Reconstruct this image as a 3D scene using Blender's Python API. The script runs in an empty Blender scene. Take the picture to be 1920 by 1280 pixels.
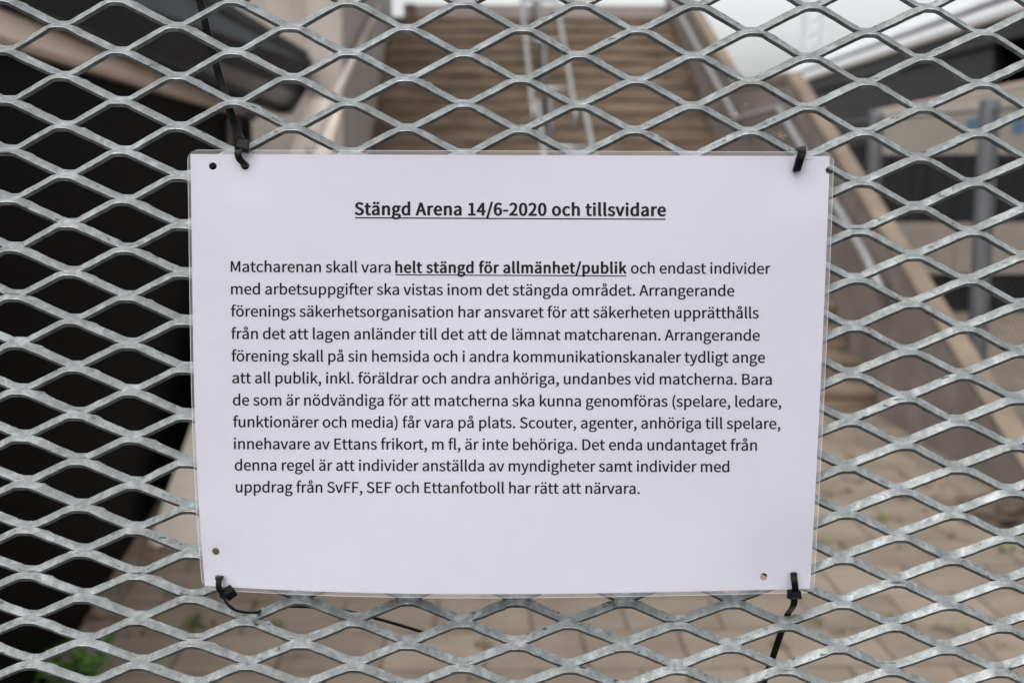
import bpy, bmesh, math, random
import numpy as np
from mathutils import Vector, Matrix, noise

sc = bpy.context.scene
col = sc.collection
R = math.radians
PI = math.pi

# ------------------------------------------------------------------ camera
PITCH = R(8.273)
FPX = 2400.0                     # focal length in photo pixels (1920 wide)
CAM_H = 1.70
cam = bpy.data.cameras.new("camera")
cam.sensor_width = 36.0
cam.lens = 36.0 * FPX / 1920.0
cam.clip_start = 0.02
cam.clip_end = 3000.0
cam.dof.use_dof = True
cam.dof.focus_distance = 0.606
cam.dof.aperture_fstop = 11.0
cam.dof.aperture_blades = 9
cam_o = bpy.data.objects.new("camera", cam)
cam_o.location = (0, 0, CAM_H)
cam_o.rotation_euler = (R(90) - PITCH, 0, 0)
col.objects.link(cam_o)
sc.camera = cam_o

# ------------------------------------------------------------------ sky and sun
SUN_EL, SUN_AZ = R(52), R(200)   # azimuth clockwise from +Y: behind the photographer
w = bpy.data.worlds.new("World")
sc.world = w
w.use_nodes = True
nt = w.node_tree
nt.nodes.clear()
sky = nt.nodes.new("ShaderNodeTexSky")
sky.sky_type = 'NISHITA'
sky.sun_disc = False
sky.sun_elevation = SUN_EL
sky.sun_rotation = SUN_AZ
sky.air_density = 1.0
sky.dust_density = 4.0
sky.ozone_density = 1.0
hsv = nt.nodes.new("ShaderNodeHueSaturation")
hsv.inputs['Saturation'].default_value = 0.14
hsv.inputs['Value'].default_value = 1.0
tcn = nt.nodes.new("ShaderNodeTexCoord")
cl = nt.nodes.new("ShaderNodeTexNoise")
cl.inputs['Scale'].default_value = 3.0
cl.inputs['Detail'].default_value = 5.0
mr = nt.nodes.new("ShaderNodeMapRange")
mr.inputs['From Min'].default_value = 0.3
mr.inputs['From Max'].default_value = 0.7
mr.inputs['To Min'].default_value = 0.82
mr.inputs['To Max'].default_value = 1.12
mul = nt.nodes.new("ShaderNodeMix")
mul.data_type = 'RGBA'
mul.blend_type = 'MULTIPLY'
mul.inputs[0].default_value = 1.0
bg = nt.nodes.new("ShaderNodeBackground")
bg.inputs['Strength'].default_value = 0.14
wo = nt.nodes.new("ShaderNodeOutputWorld")
nt.links.new(tcn.outputs['Generated'], cl.inputs['Vector'])
nt.links.new(cl.outputs['Fac'], mr.inputs['Value'])
nt.links.new(sky.outputs[0], hsv.inputs['Color'])
nt.links.new(hsv.outputs[0], mul.inputs[6])
nt.links.new(mr.outputs[0], mul.inputs[7])
# overcast sky: brighter towards the zenith
sepz = nt.nodes.new("ShaderNodeSeparateXYZ")
nt.links.new(tcn.outputs['Generated'], sepz.inputs[0])
grad = nt.nodes.new("ShaderNodeMapRange")
grad.inputs['From Min'].default_value = 0.0
grad.inputs['From Max'].default_value = 1.0
grad.inputs['To Min'].default_value = 1.2
grad.inputs['To Max'].default_value = 2.1
nt.links.new(sepz.outputs['Z'], grad.inputs['Value'])
mul2 = nt.nodes.new("ShaderNodeMix")
mul2.data_type = 'RGBA'
mul2.blend_type = 'MULTIPLY'
mul2.inputs[0].default_value = 1.0
nt.links.new(mul.outputs[2], mul2.inputs[6])
nt.links.new(grad.outputs[0], mul2.inputs[7])
nt.links.new(mul2.outputs[2], bg.inputs['Color'])
nt.links.new(bg.outputs[0], wo.inputs['Surface'])

sun = bpy.data.lights.new("sun", 'SUN')
sun.energy = 0.6
sun.angle = R(60)
sun.color = (1.0, 0.96, 0.90)
sun_o = bpy.data.objects.new("sun", sun)
sd = Vector((math.sin(SUN_AZ) * math.cos(SUN_EL), math.cos(SUN_AZ) * math.cos(SUN_EL), math.sin(SUN_EL)))
sun_o.rotation_euler = sd.to_track_quat('Z', 'Y').to_euler()
sun_o.location = (0, -5, 20)
col.objects.link(sun_o)

sc.view_settings.view_transform = 'Standard'
sc.view_settings.look = 'None'
sc.view_settings.exposure = 0.46
sc.view_settings.gamma = 1.0
sc.render.engine = 'CYCLES'
sc.cycles.max_bounces = 8
sc.cycles.transparent_max_bounces = 16
sc.cycles.use_denoising = True

# ------------------------------------------------------------------ measuring helpers
CP, SP = math.cos(PITCH), math.sin(PITCH)
FENCE_Y = 0.6086                 # the fence stands square to the camera's heading
PSI = math.atan(70 * CP / FPX)   # the stairs and paving run this much to the left of it


def ray(u, v):
    a = (u - 960.0) / FPX
    b = (v - 640.0) / FPX
    return (a, CP - b * SP, -b * CP - SP)


def at_y(u, v, off=0.0):
    """the point seen at photo pixel u, v on the upright plane `off` metres in front of the fence"""
    d = ray(u, v)
    t = (FENCE_Y - off) / d[1]
    return Vector((d[0] * t, d[1] * t, CAM_H + d[2] * t))


def ground_at(u, v, z=0.0):
    """the ground point at photo pixel u, v, in the paving's own axes"""
    d = ray(u, v)
    t = (z - CAM_H) / d[2]
    x, y = d[0] * t, d[1] * t
    c, s = math.cos(PSI), math.sin(PSI)
    return (x * c + y * s, -x * s + y * c)


# ------------------------------------------------------------------ object helpers
def link(name, me, m=None, parent=None):
    o = bpy.data.objects.new(name, me)
    col.objects.link(o)
    if m is not None:
        for mm in (m if isinstance(m, (list, tuple)) else [m]):
            me.materials.append(mm)
    if parent is not None:
        o.parent = parent
    return o


def tag(o, label=None, cat=None, group=None, kind=None):
    if label: o['label'] = label
    if cat: o['category'] = cat
    if group: o['group'] = group
    if kind: o['kind'] = kind
    return o


def thing(name, label, cat, loc=(0, 0, 0), rz=0.0, group=None):
    o = bpy.data.objects.new(name, None)
    o.empty_display_size = 0.1
    o.location = loc
    o.rotation_euler = (0, 0, rz)
    col.objects.link(o)
    return tag(o, label, cat, group)


class MB:
    """collects shapes into one mesh"""
    def __init__(self):
        self.v, self.f, self.mi = [], [], []

    def add(self, vs, fs, mi=0):
        b = len(self.v)
        self.v += [tuple(p) for p in vs]
        self.f += [tuple(i + b for i in f) for f in fs]
        self.mi += [mi] * len(fs)

    def box(self, x0, x1, y0, y1, z0, z1, mi=0):
        self.add([(x0, y0, z0), (x1, y0, z0), (x1, y1, z0), (x0, y1, z0), (x0, y0, z1), (x1, y0, z1), (x1, y1, z1), (x0, y1, z1)],
                 [(0, 3, 2, 1), (4, 5, 6, 7), (0, 1, 5, 4), (1, 2, 6, 5), (2, 3, 7, 6), (3, 0, 4, 7)], mi)

    def prism(self, poly, d0, d1, axis='x', mi=0):
        """poly of 2-D points swept along an axis: 'x' -> poly is (y, z), 'y' -> (x, z), 'z' -> (x, y)"""
        n = len(poly)
        def P(p, d):
            return (d, p[0], p[1]) if axis == 'x' else ((p[0], d, p[1]) if axis == 'y' else (p[0], p[1], d))
        vs = [P(p, d0) for p in poly] + [P(p, d1) for p in poly]
        fs = [tuple(range(n)), tuple(range(2 * n - 1, n - 1, -1))]
        fs += [(i, i + n, (i + 1) % n + n, (i + 1) % n) for i in range(n)]
        self.add(vs, fs, mi)

    def tube(self, pts, r, n=10, mi=0):
        pts = [Vector(p) for p in pts]
        rings = []
        for i, p in enumerate(pts):
            a = pts[max(i - 1, 0)]
            c = pts[min(i + 1, len(pts) - 1)]
            t = (c - a).normalized()
            ref = Vector((0, 0, 1)) if abs(t.z) < 0.9 else Vector((1, 0, 0))
            x = t.cross(ref).normalized()
            y = x.cross(t).normalized()
            rr = r[i] if isinstance(r, (list, tuple)) else r
            rings.append([p + x * (rr * math.cos(2 * PI * k / n)) + y * (rr * math.sin(2 * PI * k / n)) for k in range(n)])
        vs = [q for ring in rings for q in ring]
        fs = []
        for i in range(len(pts) - 1):
            for k in range(n):
                fs.append((i * n + k, i * n + (k + 1) % n, (i + 1) * n + (k + 1) % n, (i + 1) * n + k))
        fs.append(tuple(range(n - 1, -1, -1)))
        fs.append(tuple((len(pts) - 1) * n + k for k in range(n)))
        self.add(vs, fs, mi)

    def build(self, name, m, parent=None, bevel=0.0, smooth=False):
        me = bpy.data.meshes.new(name)
        me.from_pydata(self.v, [], self.f)
        bm = bmesh.new()
        bm.from_mesh(me)
        bmesh.ops.recalc_face_normals(bm, faces=bm.faces)
        if bevel:
            bmesh.ops.bevel(bm, geom=[e for e in bm.edges if len(e.link_faces) == 2 and e.calc_face_angle(0) > 0.5],
                            offset=bevel, segments=2, affect='EDGES', clamp_overlap=True)
        bm.to_mesh(me)
        bm.free()
        if smooth:
            me.polygons.foreach_set('use_smooth', [True] * len(me.polygons))
        o = link(name, me, m, parent)
        if not bevel and len(set(self.mi)) > 1:
            me.polygons.foreach_set('material_index', self.mi)
        return o


# ------------------------------------------------------------------ materials
def mat(name, color, rough=0.6, metal=0.0, var=0.12, scale=6.0, bump=0.0, bscale=40.0, spec=0.5, dark=None, dark_amt=0.5, stretch=(1, 1, 1)):
    """a noisy principled material; `dark` is a second colour the stains mix to"""
    m = bpy.data.materials.new(name)
    m.use_nodes = True
    t = m.node_tree
    b = t.nodes['Principled BSDF']
    b.inputs['Roughness'].default_value = rough
    b.inputs['Metallic'].default_value = metal
    b.inputs['Specular IOR Level'].default_value = spec
    tc = t.nodes.new('ShaderNodeTexCoord')
    mp = t.nodes.new('ShaderNodeMapping')
    mp.inputs['Scale'].default_value = stretch
    t.links.new(tc.outputs['Object'], mp.inputs['Vector'])
    n = t.nodes.new('ShaderNodeTexNoise')
    n.inputs['Scale'].default_value = scale
    n.inputs['Detail'].default_value = 8.0
    n.inputs['Roughness'].default_value = 0.65
    t.links.new(mp.outputs[0], n.inputs['Vector'])
    r = t.nodes.new('ShaderNodeValToRGB')
    c = Vector(color[:3])
    lo = c * (1 - var)
    hi = c * (1 + var)
    if dark is not None:
        lo = c.lerp(Vector(dark), dark_amt)
    r.color_ramp.elements[0].position = 0.32
    r.color_ramp.elements[1].position = 0.66
    r.color_ramp.elements[0].color = (*lo, 1)
    r.color_ramp.elements[1].color = (*hi, 1)
    t.links.new(n.outputs['Fac'], r.inputs['Fac'])
    t.links.new(r.outputs['Color'], b.inputs['Base Color'])
    if bump:
        n2 = t.nodes.new('ShaderNodeTexNoise')
        n2.inputs['Scale'].default_value = bscale
        n2.inputs['Detail'].default_value = 6.0
        t.links.new(mp.outputs[0], n2.inputs['Vector'])
        bp = t.nodes.new('ShaderNodeBump')
        bp.inputs['Strength'].default_value = bump
        bp.inputs['Distance'].default_value = 0.01
        t.links.new(n2.outputs['Fac'], bp.inputs['Height'])
        t.links.new(bp.outputs[0], b.inputs['Normal'])
    return m


def m_galvanised(name, tone):
    m = bpy.data.materials.new(name)
    m.use_nodes = True
    t = m.node_tree
    L = t.links.new
    b = t.nodes['Principled BSDF']
    tc = t.nodes.new('ShaderNodeTexCoord')
    # spangle: crystal patches a few millimetres wide
    vo = t.nodes.new('ShaderNodeTexVoronoi')
    vo.inputs['Scale'].default_value = 300.0
    L(tc.outputs['Object'], vo.inputs['Vector'])
    n1 = t.nodes.new('ShaderNodeTexNoise')
    n1.inputs['Scale'].default_value = 150.0
    n1.inputs['Detail'].default_value = 7.0
    n1.inputs['Roughness'].default_value = 0.7
    L(tc.outputs['Object'], n1.inputs['Vector'])
    n2 = t.nodes.new('ShaderNodeTexNoise')
    n2.inputs['Scale'].default_value = 18.0
    n2.inputs['Detail'].default_value = 4.0
    L(tc.outputs['Object'], n2.inputs['Vector'])
    sep = t.nodes.new('ShaderNodeSeparateColor')
    L(vo.outputs['Color'], sep.inputs[0])
    a1 = t.nodes.new('ShaderNodeMath'); a1.operation = 'MULTIPLY_ADD'
    L(sep.outputs[0], a1.inputs[0]); a1.inputs[1].default_value = 0.20
    L(n1.outputs['Fac'], a1.inputs[2])
    a2 = t.nodes.new('ShaderNodeMath'); a2.operation = 'MULTIPLY_ADD'
    L(n2.outputs['Fac'], a2.inputs[0]); a2.inputs[1].default_value = 0.35
    L(a1.outputs[0], a2.inputs[2])
    r = t.nodes.new('ShaderNodeValToRGB')
    e = r.color_ramp.elements
    e[0].position = 0.52; e[0].color = (0.2 * tone, 0.212 * tone, 0.21 * tone, 1)
    e[1].position = 1.12; e[1].color = (0.47 * tone, 0.5 * tone, 0.505 * tone, 1)
    k = e.new(0.80); k.color = (0.315 * tone, 0.333 * tone, 0.332 * tone, 1)
    L(a2.outputs[0], r.inputs['Fac'])
    # scratches and dirt streaks that run along the strands
    mp = t.nodes.new('ShaderNodeMapping')
    mp.inputs['Rotation'].default_value = (0, R(27), 0)
    mp.inputs['Scale'].default_value = (60, 300, 500)
    L(tc.outputs['Object'], mp.inputs['Vector'])
    n3 = t.nodes.new('ShaderNodeTexNoise')
    n3.inputs['Scale'].default_value = 1.0
    n3.inputs['Detail'].default_value = 3.0
    L(mp.outputs[0], n3.inputs['Vector'])
    r3 = t.nodes.new('ShaderNodeValToRGB')
    r3.color_ramp.elements[0].position = 0.27; r3.color_ramp.elements[0].color = (0.25, 0.25, 0.25, 1)
    r3.color_ramp.elements[1].position = 0.36; r3.color_ramp.elements[1].color = (1, 1, 1, 1)
    L(n3.outputs['Fac'], r3.inputs['Fac'])
    mx = t.nodes.new('ShaderNodeMix'); mx.data_type = 'RGBA'; mx.blend_type = 'MULTIPLY'
    mx.inputs[0].default_value = 1.0
    L(r.outputs['Color'], mx.inputs[6]); L(r3.outputs['Color'], mx.inputs[7])
    L(mx.outputs[2], b.inputs['Base Color'])
    b.inputs['Metallic'].default_value = 0.8
    rr = t.nodes.new('ShaderNodeMapRange')
    rr.inputs['To Min'].default_value = 0.64; rr.inputs['To Max'].default_value = 0.46
    L(a1.outputs[0], rr.inputs['Value'])
    L(rr.outputs[0], b.inputs['Roughness'])
    bp = t.nodes.new('ShaderNodeBump')
    bp.inputs['Strength'].default_value = 0.35
    bp.inputs['Distance'].default_value = 0.0006
    L(a1.outputs[0], bp.inputs['Height'])
    L(bp.outputs[0], b.inputs['Normal'])
    return m


def m_film(name, haze):
    m = bpy.data.materials.new(name)
    m.use_nodes = True
    t = m.node_tree
    t.nodes.clear()
    L = t.links.new
    out = t.nodes.new('ShaderNodeOutputMaterial')
    tr = t.nodes.new('ShaderNodeBsdfTransparent'); tr.inputs[0].default_value = (0.965, 0.965, 0.97, 1)
    gl = t.nodes.new('ShaderNodeBsdfGlossy'); gl.inputs['Roughness'].default_value = 0.12
    df = t.nodes.new('ShaderNodeBsdfDiffuse'); df.inputs[0].default_value = (0.7, 0.7, 0.72, 1)
    fr = t.nodes.new('ShaderNodeFresnel'); fr.inputs['IOR'].default_value = 1.4
    m1 = t.nodes.new('ShaderNodeMixShader'); m1.inputs[0].default_value = haze
    m2 = t.nodes.new('ShaderNodeMixShader')
    L(tr.outputs[0], m1.inputs[1]); L(df.outputs[0], m1.inputs[2])
    half = t.nodes.new('ShaderNodeMath'); half.operation = 'MULTIPLY'; half.inputs[1].default_value = 0.6
    L(fr.outputs[0], half.inputs[0])
    tc = t.nodes.new('ShaderNodeTexCoord')
    nz = t.nodes.new('ShaderNodeTexNoise'); nz.inputs['Scale'].default_value = 22.0; nz.inputs['Detail'].default_value = 3.0
    L(tc.outputs['Object'], nz.inputs['Vector'])
    bp = t.nodes.new('ShaderNodeBump'); bp.inputs['Strength'].default_value = 0.5; bp.inputs['Distance'].default_value = 0.002
    L(nz.outputs['Fac'], bp.inputs['Height']); L(bp.outputs[0], gl.inputs['Normal'])
    L(half.outputs[0], m2.inputs[0]); L(m1.outputs[0], m2.inputs[1]); L(gl.outputs[0], m2.inputs[2])
    L(m2.outputs[0], out.inputs[0])
    return m


def m_film_rim():
    m = bpy.data.materials.new('painted_film_edge_glow')  # pale border strip: light caught along the film edge, put into the colour
    m.use_nodes = True
    t = m.node_tree
    t.nodes.clear()
    L = t.links.new
    out = t.nodes.new('ShaderNodeOutputMaterial')
    tr = t.nodes.new('ShaderNodeBsdfTransparent'); tr.inputs[0].default_value = (0.9, 0.9, 0.9, 1)
    df = t.nodes.new('ShaderNodeBsdfDiffuse'); df.inputs[0].default_value = (0.75, 0.74, 0.72, 1)
    m1 = t.nodes.new('ShaderNodeMixShader'); m1.inputs[0].default_value = 0.42
    L(tr.outputs[0], m1.inputs[1]); L(df.outputs[0], m1.inputs[2])
    L(m1.outputs[0], out.inputs[0])
    return m


def m_paving():
    m = bpy.data.materials.new('concrete_paving_slabs')
    m.use_nodes = True
    t = m.node_tree
    L = t.links.new
    b = t.nodes['Principled BSDF']
    b.inputs['Roughness'].default_value = 0.85
    tc = t.nodes.new('ShaderNodeTexCoord')
    nz = t.nodes.new('ShaderNodeTexNoise'); nz.inputs['Scale'].default_value = 5.0; nz.inputs['Detail'].default_value = 4.0
    L(tc.outputs['Object'], nz.inputs['Vector'])
    wob = t.nodes.new('ShaderNodeMix'); wob.data_type = 'RGBA'; wob.blend_type = 'LINEAR_LIGHT'; wob.inputs[0].default_value = 0.008
    L(tc.outputs['Object'], wob.inputs[6]); L(nz.outputs['Color'], wob.inputs[7])
    mp = t.nodes.new('ShaderNodeMapping')
    mp.inputs['Location'].default_value = (70 * 0.35 + 0.325, 70 * 0.35 - 4.42 + 0.0, 0)
    L(wob.outputs[2], mp.inputs['Vector'])
    br = t.nodes.new('ShaderNodeTexBrick')
    br.offset = 0.5; br.offset_frequency = 2; br.squash = 1.0
    br.inputs['Scale'].default_value = 1.0
    br.inputs['Brick Width'].default_value = 0.35
    br.inputs['Row Height'].default_value = 0.35
    br.inputs['Mortar Size'].default_value = 0.007
    br.inputs['Mortar Smooth'].default_value = 0.3
    br.inputs['Bias'].default_value = 0.0
    br.inputs['Color1'].default_value = (0.150, 0.120, 0.094, 1)
    br.inputs['Color2'].default_value = (0.192, 0.153, 0.120, 1)
    br.inputs['Mortar'].default_value = (0.072, 0.056, 0.040, 1)
    L(mp.outputs[0], br.inputs['Vector'])
    n = t.nodes.new('ShaderNodeTexNoise'); n.inputs['Scale'].default_value = 2.2; n.inputs['Detail'].default_value = 10.0; n.inputs['Roughness'].default_value = 0.7
    L(tc.outputs['Object'], n.inputs['Vector'])
    r = t.nodes.new('ShaderNodeValToRGB')
    r.color_ramp.elements[0].position = 0.35; r.color_ramp.elements[0].color = (0.68, 0.655, 0.61, 1)
    r.color_ramp.elements[1].position = 0.62; r.color_ramp.elements[1].color = (1.06, 1.05, 1.04, 1)
    L(n.outputs['Fac'], r.inputs['Fac'])
    mx = t.nodes.new('ShaderNodeMix'); mx.data_type = 'RGBA'; mx.blend_type = 'MULTIPLY'; mx.inputs[0].default_value = 1.0
    L(br.outputs['Color'], mx.inputs[6]); L(r.outputs['Color'], mx.inputs[7])
    L(mx.outputs[2], b.inputs['Base Color'])
    bp = t.nodes.new('ShaderNodeBump'); bp.inputs['Strength'].default_value = 0.6; bp.inputs['Distance'].default_value = 0.006; bp.invert = True
    L(br.outputs['Fac'], bp.inputs['Height'])
    L(bp.outputs[0], b.inputs['Normal'])
    return m


GALV = m_galvanised('galvanised_steel', 0.93)
SHADE_EDGE = m_galvanised('shade_toned_sheared_edge', 0.40)  # darker copy of the zinc: shade of the strand undersides put into the colour
FILM = m_film('laminating_film', 0.006)
FILMEDGE = m_film('fused_laminate_border', 0.085)
RIM = m_film_rim()
PAPER = mat('white_paper', (0.585, 0.574, 0.632), 0.75, var=0.012, scale=25, bump=0.02, bscale=600, spec=0.3)
INK = mat('black_toner', (0.004, 0.004, 0.005), 0.55, var=0.1, scale=900, spec=0.15)
NYLON = mat('black_nylon', (0.004, 0.004, 0.0045), 0.38, var=0.25, scale=90, bump=0.06, bscale=700, spec=0.12)
PAVE = m_paving()
STEP = mat('brown_stone_steps', (0.150, 0.108, 0.076), 0.85, var=0.2, scale=2.6, bump=0.5, bscale=30, dark=(0.040, 0.028, 0.018), dark_amt=0.8, stretch=(0.8, 1, 3.0))
STEPDARK = mat('grimy_step_joint', (0.055, 0.040, 0.028), 0.9, var=0.3, scale=5)
PARA = mat('grey_brown_concrete', (0.165, 0.139, 0.128), 0.85, var=0.12, scale=2.4, bump=0.25, bscale=25, dark=(0.10, 0.083, 0.075), dark_amt=0.85)
COPE = mat('sandy_concrete_coping', (0.15, 0.112, 0.08), 0.85, var=0.12, scale=2.2, bump=0.25, bscale=25, dark=(0.085, 0.066, 0.052), dark_amt=0.8)
PALE = mat('pale_grey_concrete', (0.27, 0.243, 0.222), 0.85, var=0.10, scale=1.2, bump=0.2, bscale=20, dark=(0.17, 0.152, 0.138), dark_amt=0.6, stretch=(2.5, 2.5, 0.5))
STEEL = mat('brushed_rail_steel', (0.33, 0.33, 0.32), 0.42, metal=0.7, var=0.1, scale=8)
POST = mat('grey_painted_steel', (0.1, 0.104, 0.112), 0.5, metal=0.35, var=0.12, scale=6)
WIRE = mat('dull_wire', (0.035, 0.035, 0.035), 0.5, metal=0.2, var=0.1, scale=20)
BLACKCLAD = mat('black_ribbed_cladding', (0.0024, 0.0022, 0.0021), 0.6, var=0.35, scale=3, spec=0.05, stretch=(1, 4, 0.3))
LEDGE = mat('beige_painted_ledge', (0.7, 0.58, 0.5), 0.6, var=0.08, scale=2)
DARKPANEL = mat('dark_grey_panel', (0.024, 0.026, 0.029), 0.6, var=0.3, scale=1.2, spec=0.06)
DARKGLASS = mat('dark_tinted_glass', (0.006, 0.01, 0.013), 0.14, var=0.4, scale=1.5, spec=0.5)
GREYBAR = mat('grey_window_bar', (0.055, 0.055, 0.061), 0.45, var=0.12, scale=3)
CHAR = mat('charcoal_sheet_metal', (0.0125, 0.0123, 0.0145), 0.5, metal=0.0, var=0.15, scale=0.6, spec=0.15)
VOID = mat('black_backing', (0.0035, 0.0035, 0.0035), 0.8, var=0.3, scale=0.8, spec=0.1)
ROOFM = mat('light_roof_metal', (0.62, 0.63, 0.645), 0.35, metal=0.3, var=0.06, scale=1.0)
ROOFG = mat('mid_grey_gutter', (0.26, 0.265, 0.27), 0.4, metal=0.3, var=0.08, scale=1.0)
BOARD = mat('cream_board', (0.4, 0.36, 0.31), 0.6, var=0.05, scale=0.8)
BLUE = mat('faded_blue_print', (0.055, 0.17, 0.28), 0.6, var=0.15, scale=3)
LOWWALL = mat('warm_grey_low_wall', (0.2, 0.17, 0.152), 0.85, var=0.12, scale=2.5, dark=(0.12, 0.1, 0.088), dark_amt=0.6)
MAST = mat('pale_mast_steel', (0.50, 0.54, 0.58), 0.5, metal=0.3, var=0.05, scale=1)
BARRIER = mat('weathered_barrier_concrete', (0.18, 0.162, 0.148), 0.85, var=0.15, scale=2, dark=(0.13, 0.11, 0.10), dark_amt=0.6)
LEAF = mat('green_leaf', (0.052, 0.122, 0.016), 0.5, var=0.4, scale=14)
WEED = mat('olive_weed', (0.095, 0.098, 0.036), 0.6, var=0.35, scale=9)
DRYLEAF = mat('dry_brown_leaf', (0.17, 0.092, 0.045), 0.7, var=0.35, scale=9)
WEB = mat('dusty_cobweb_fluff', (0.34, 0.29, 0.24), 0.9, var=0.1, scale=50)
DARKGROUND = mat('added_dark_ground', (0.045, 0.045, 0.047), 0.9, var=0.2, scale=30)
BEIGE = mat('light_beige_concrete', (0.54, 0.475, 0.415), 0.85, var=0.1, scale=2, bump=0.2, bscale=20)
DULLRAIL = mat('dull_grey_rail', (0.20, 0.20, 0.205), 0.5, metal=0.3, var=0.1, scale=8)

# ================================================================== SETTING: paving and what stands on it
cpsi, spsi = math.cos(PSI), math.sin(PSI)


def base_at(x, y, z=0.0):
    """a place given in the paving's axes, as a world location"""
    return (x * cpsi - y * spsi, x * spsi + y * cpsi, z)


class Yard:
    """a thing that stands in the yard: its Empty sits at `base`, its parts are given in the yard's axes"""
    def __init__(self, name, label, cat, base, group=None):
        self.b = Vector(base)
        self.root = thing(name, label, cat, base_at(*base), PSI, group)

    def part(self, name, mb, m, bevel=0.0, smooth=False, parent=None):
        mb.v = [tuple(Vector(p) - self.b) for p in mb.v]
        return mb.build(name, m, parent or self.root, bevel, smooth)


g = MB()
g.add([(-150, -30, 0), (150, -30, 0), (150, 400, 0), (-150, 400, 0)], [(0, 1, 2, 3)])
ground = g.build('paved_ground', PAVE)
ground.rotation_euler = (0, 0, PSI)
tag(ground, kind='structure')
g = MB()
g.add([(-40, -30, 0.004), (40, -30, 0.004), (40, 2.9, 0.004), (-40, 2.9, 0.004)], [(0, 1, 2, 3)])
dark_ground = g.build('unseen_dark_ground', DARKGROUND)  # unseen dark ground, added to keep bounce light off the strand undersides
tag(dark_ground, kind='structure')

XL, XR = -1.124, 2.654           # the stair's two sides
Y0, RUN, RISE = 8.29, 0.34, 0.155
Z1 = 8 * RISE
Y1 = Y0 + 7 * RUN
Y2 = 13.1
N2 = 14
RISE2 = 0.163
Z2 = Z1 + N2 * RISE2
Y3 = Y2 + (N2 - 1) * RUN


def flight(y, z, n, run, rise, z_low, deep):
    p = [(y + 0.02, z_low)]
    for k in range(n):
        yk, zk = y + k * run, z + k * rise
        p += [(yk + 0.02, zk), (yk + 0.02, zk + rise - 0.045), (yk, zk + rise - 0.04), (yk, zk + rise)]
    p += [(y + (n - 1) * run + deep, z + n * rise), (y + (n - 1) * run + deep, z_low)]
    return p


st = Yard('concrete_staircase', 'broad brown stone staircase climbing away in two flights behind the mesh', 'staircase', (0.77, Y0, 0))
m_ = MB(); m_.prism(flight(Y0, 0, 8, RUN, RISE, -0.02, 0.34), XL, XR); st.part('lower_flight', m_, STEP)
m_ = MB(); m_.box(XL, XR, Y1 + 0.342, Y2 + 0.018, -0.02, Z1 - 0.002); st.part('landing', m_, STEP)
m_ = MB(); m_.prism(flight(Y2, Z1, N2, RUN, RISE2, -0.02, 0.9), XL, XR); st.part('upper_flight', m_, STEP)
m_ = MB()
rnd = random.Random(3)
for (xs) in (XR - 0.06, XL + 0.0):
    for k in range(8):
        m_.box(xs, xs + 0.058, Y0 + k * RUN + 0.02, Y0 + k * RUN + 0.05 + rnd.random() * 0.1, k * RISE + 0.001, k * RISE + 0.02 + rnd.random() * 0.06)
    for k in range(N2):
        m_.box(xs, xs + 0.058, Y2 + k * RUN - 0.06 - rnd.random() * 0.05, Y2 + k * RUN + 0.018, Z1 + k * RISE2 + 0.001, Z1 + k * RISE2 + 0.02 + rnd.random() * 0.07)
tag(st.part('dirt', m_, STEPDARK), kind='stuff')

# right parapet
rp = Yard('stair_parapet', 'solid grey brown parapet with sandy coping along the right side of the stairs', 'parapet', (2.78, 5.5, 0))
top = [(5.52, 0.0), (11.03, 2.40), (13.30, 2.43), (18.3, 4.34)]
XI, XO = 2.668, 2.775
body = MB()
body.prism([(y, max(z - 0.09, 0.0)) for y, z in top] + [(18.3, 0.0)], XI, XO)
rp.part('wall', body, PARA)
cp = MB()
for (ya, za), (yb, zb) in zip(top[:-1], top[1:]):
    cp.prism([(ya, max(za - 0.088, 0.002)), (yb, zb - 0.088), (yb, zb), (ya, za + 0.002)], XI - 0.012, XO + 0.008)
rp.part('coping', cp, COPE, bevel=0.012)

# left parapet and the tall pale walls beyond it
lp = Yard('stair_parapet', 'pale concrete parapet sloping down beside the black kiosk, left of the stairs', 'parapet', (-1.28, 5.47, 0))
topl = [(5.47, 0.0), (11.29, 2.19)]
body = MB(); body.prism([(y, max(z - 0.10, 0.0)) for y, z in topl] + [(11.29, 0.0)], -1.43, -1.14); lp.part('wall', body, BEIGE)
cp = MB()
for (ya, za), (yb, zb) in zip(topl[:-1], topl[1:]):
    cp.prism([(ya, max(za - 0.098, 0.002)), (yb, zb - 0.098), (yb, zb), (ya, za + 0.002)], -1.441, -1.13)
lp.part('coping', cp, BEIGE, bevel=0.012)

tw = Yard('concrete_wall', 'tall pale concrete wall rising above the dark kiosk roof, left of the stairs', 'wall', (-2.6, 13.4, 0))
m_ = MB()
for k in range(4):
    m_.box(-6.25 + k * 1.2, -6.25 + k * 1.2 + 1.19, 13.24, 13.5, 0, 5.4)
tw.part('wall_panel', m_, PALE, bevel=0.01)
m_ = MB()
m_.box(-1.44, -1.13, 11.3, 14.7, 0.0, 5.4)
m_.box(-1.44, -1.132, 14.72, 18.2, 0, 5.2)
tw.part('side_wall', m_, PALE, bevel=0.01)
m_ = MB()
m_.prism([(13.2, 1.25), (17.9, 3.53), (17.9, 3.62), (13.2, 1.36)], -1.129, -1.118)
tw.part('skirting_strip', m_, STEPDARK)

# barrier at the head of the stairs
hb = Yard('concrete_barrier', 'low weathered barrier across the head of the stairs', 'barrier', (0.8, 18.2, Z2))
m_ = MB(); m_.box(-0.80, 2.66, 18.05, 18.2, Z2 + 0.01, Z2 + 0.215); hb.part('wall', m_, BARRIER, bevel=0.01)
m_ = MB(); m_.box(-0.96, -0.803, 18.02, 18.22, Z2 + 0.01, Z2 + 0.23); hb.part('post', m_, STEP, bevel=0.01)

# central handrails: a pair of pipes on posts, joined by cross bars


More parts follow.
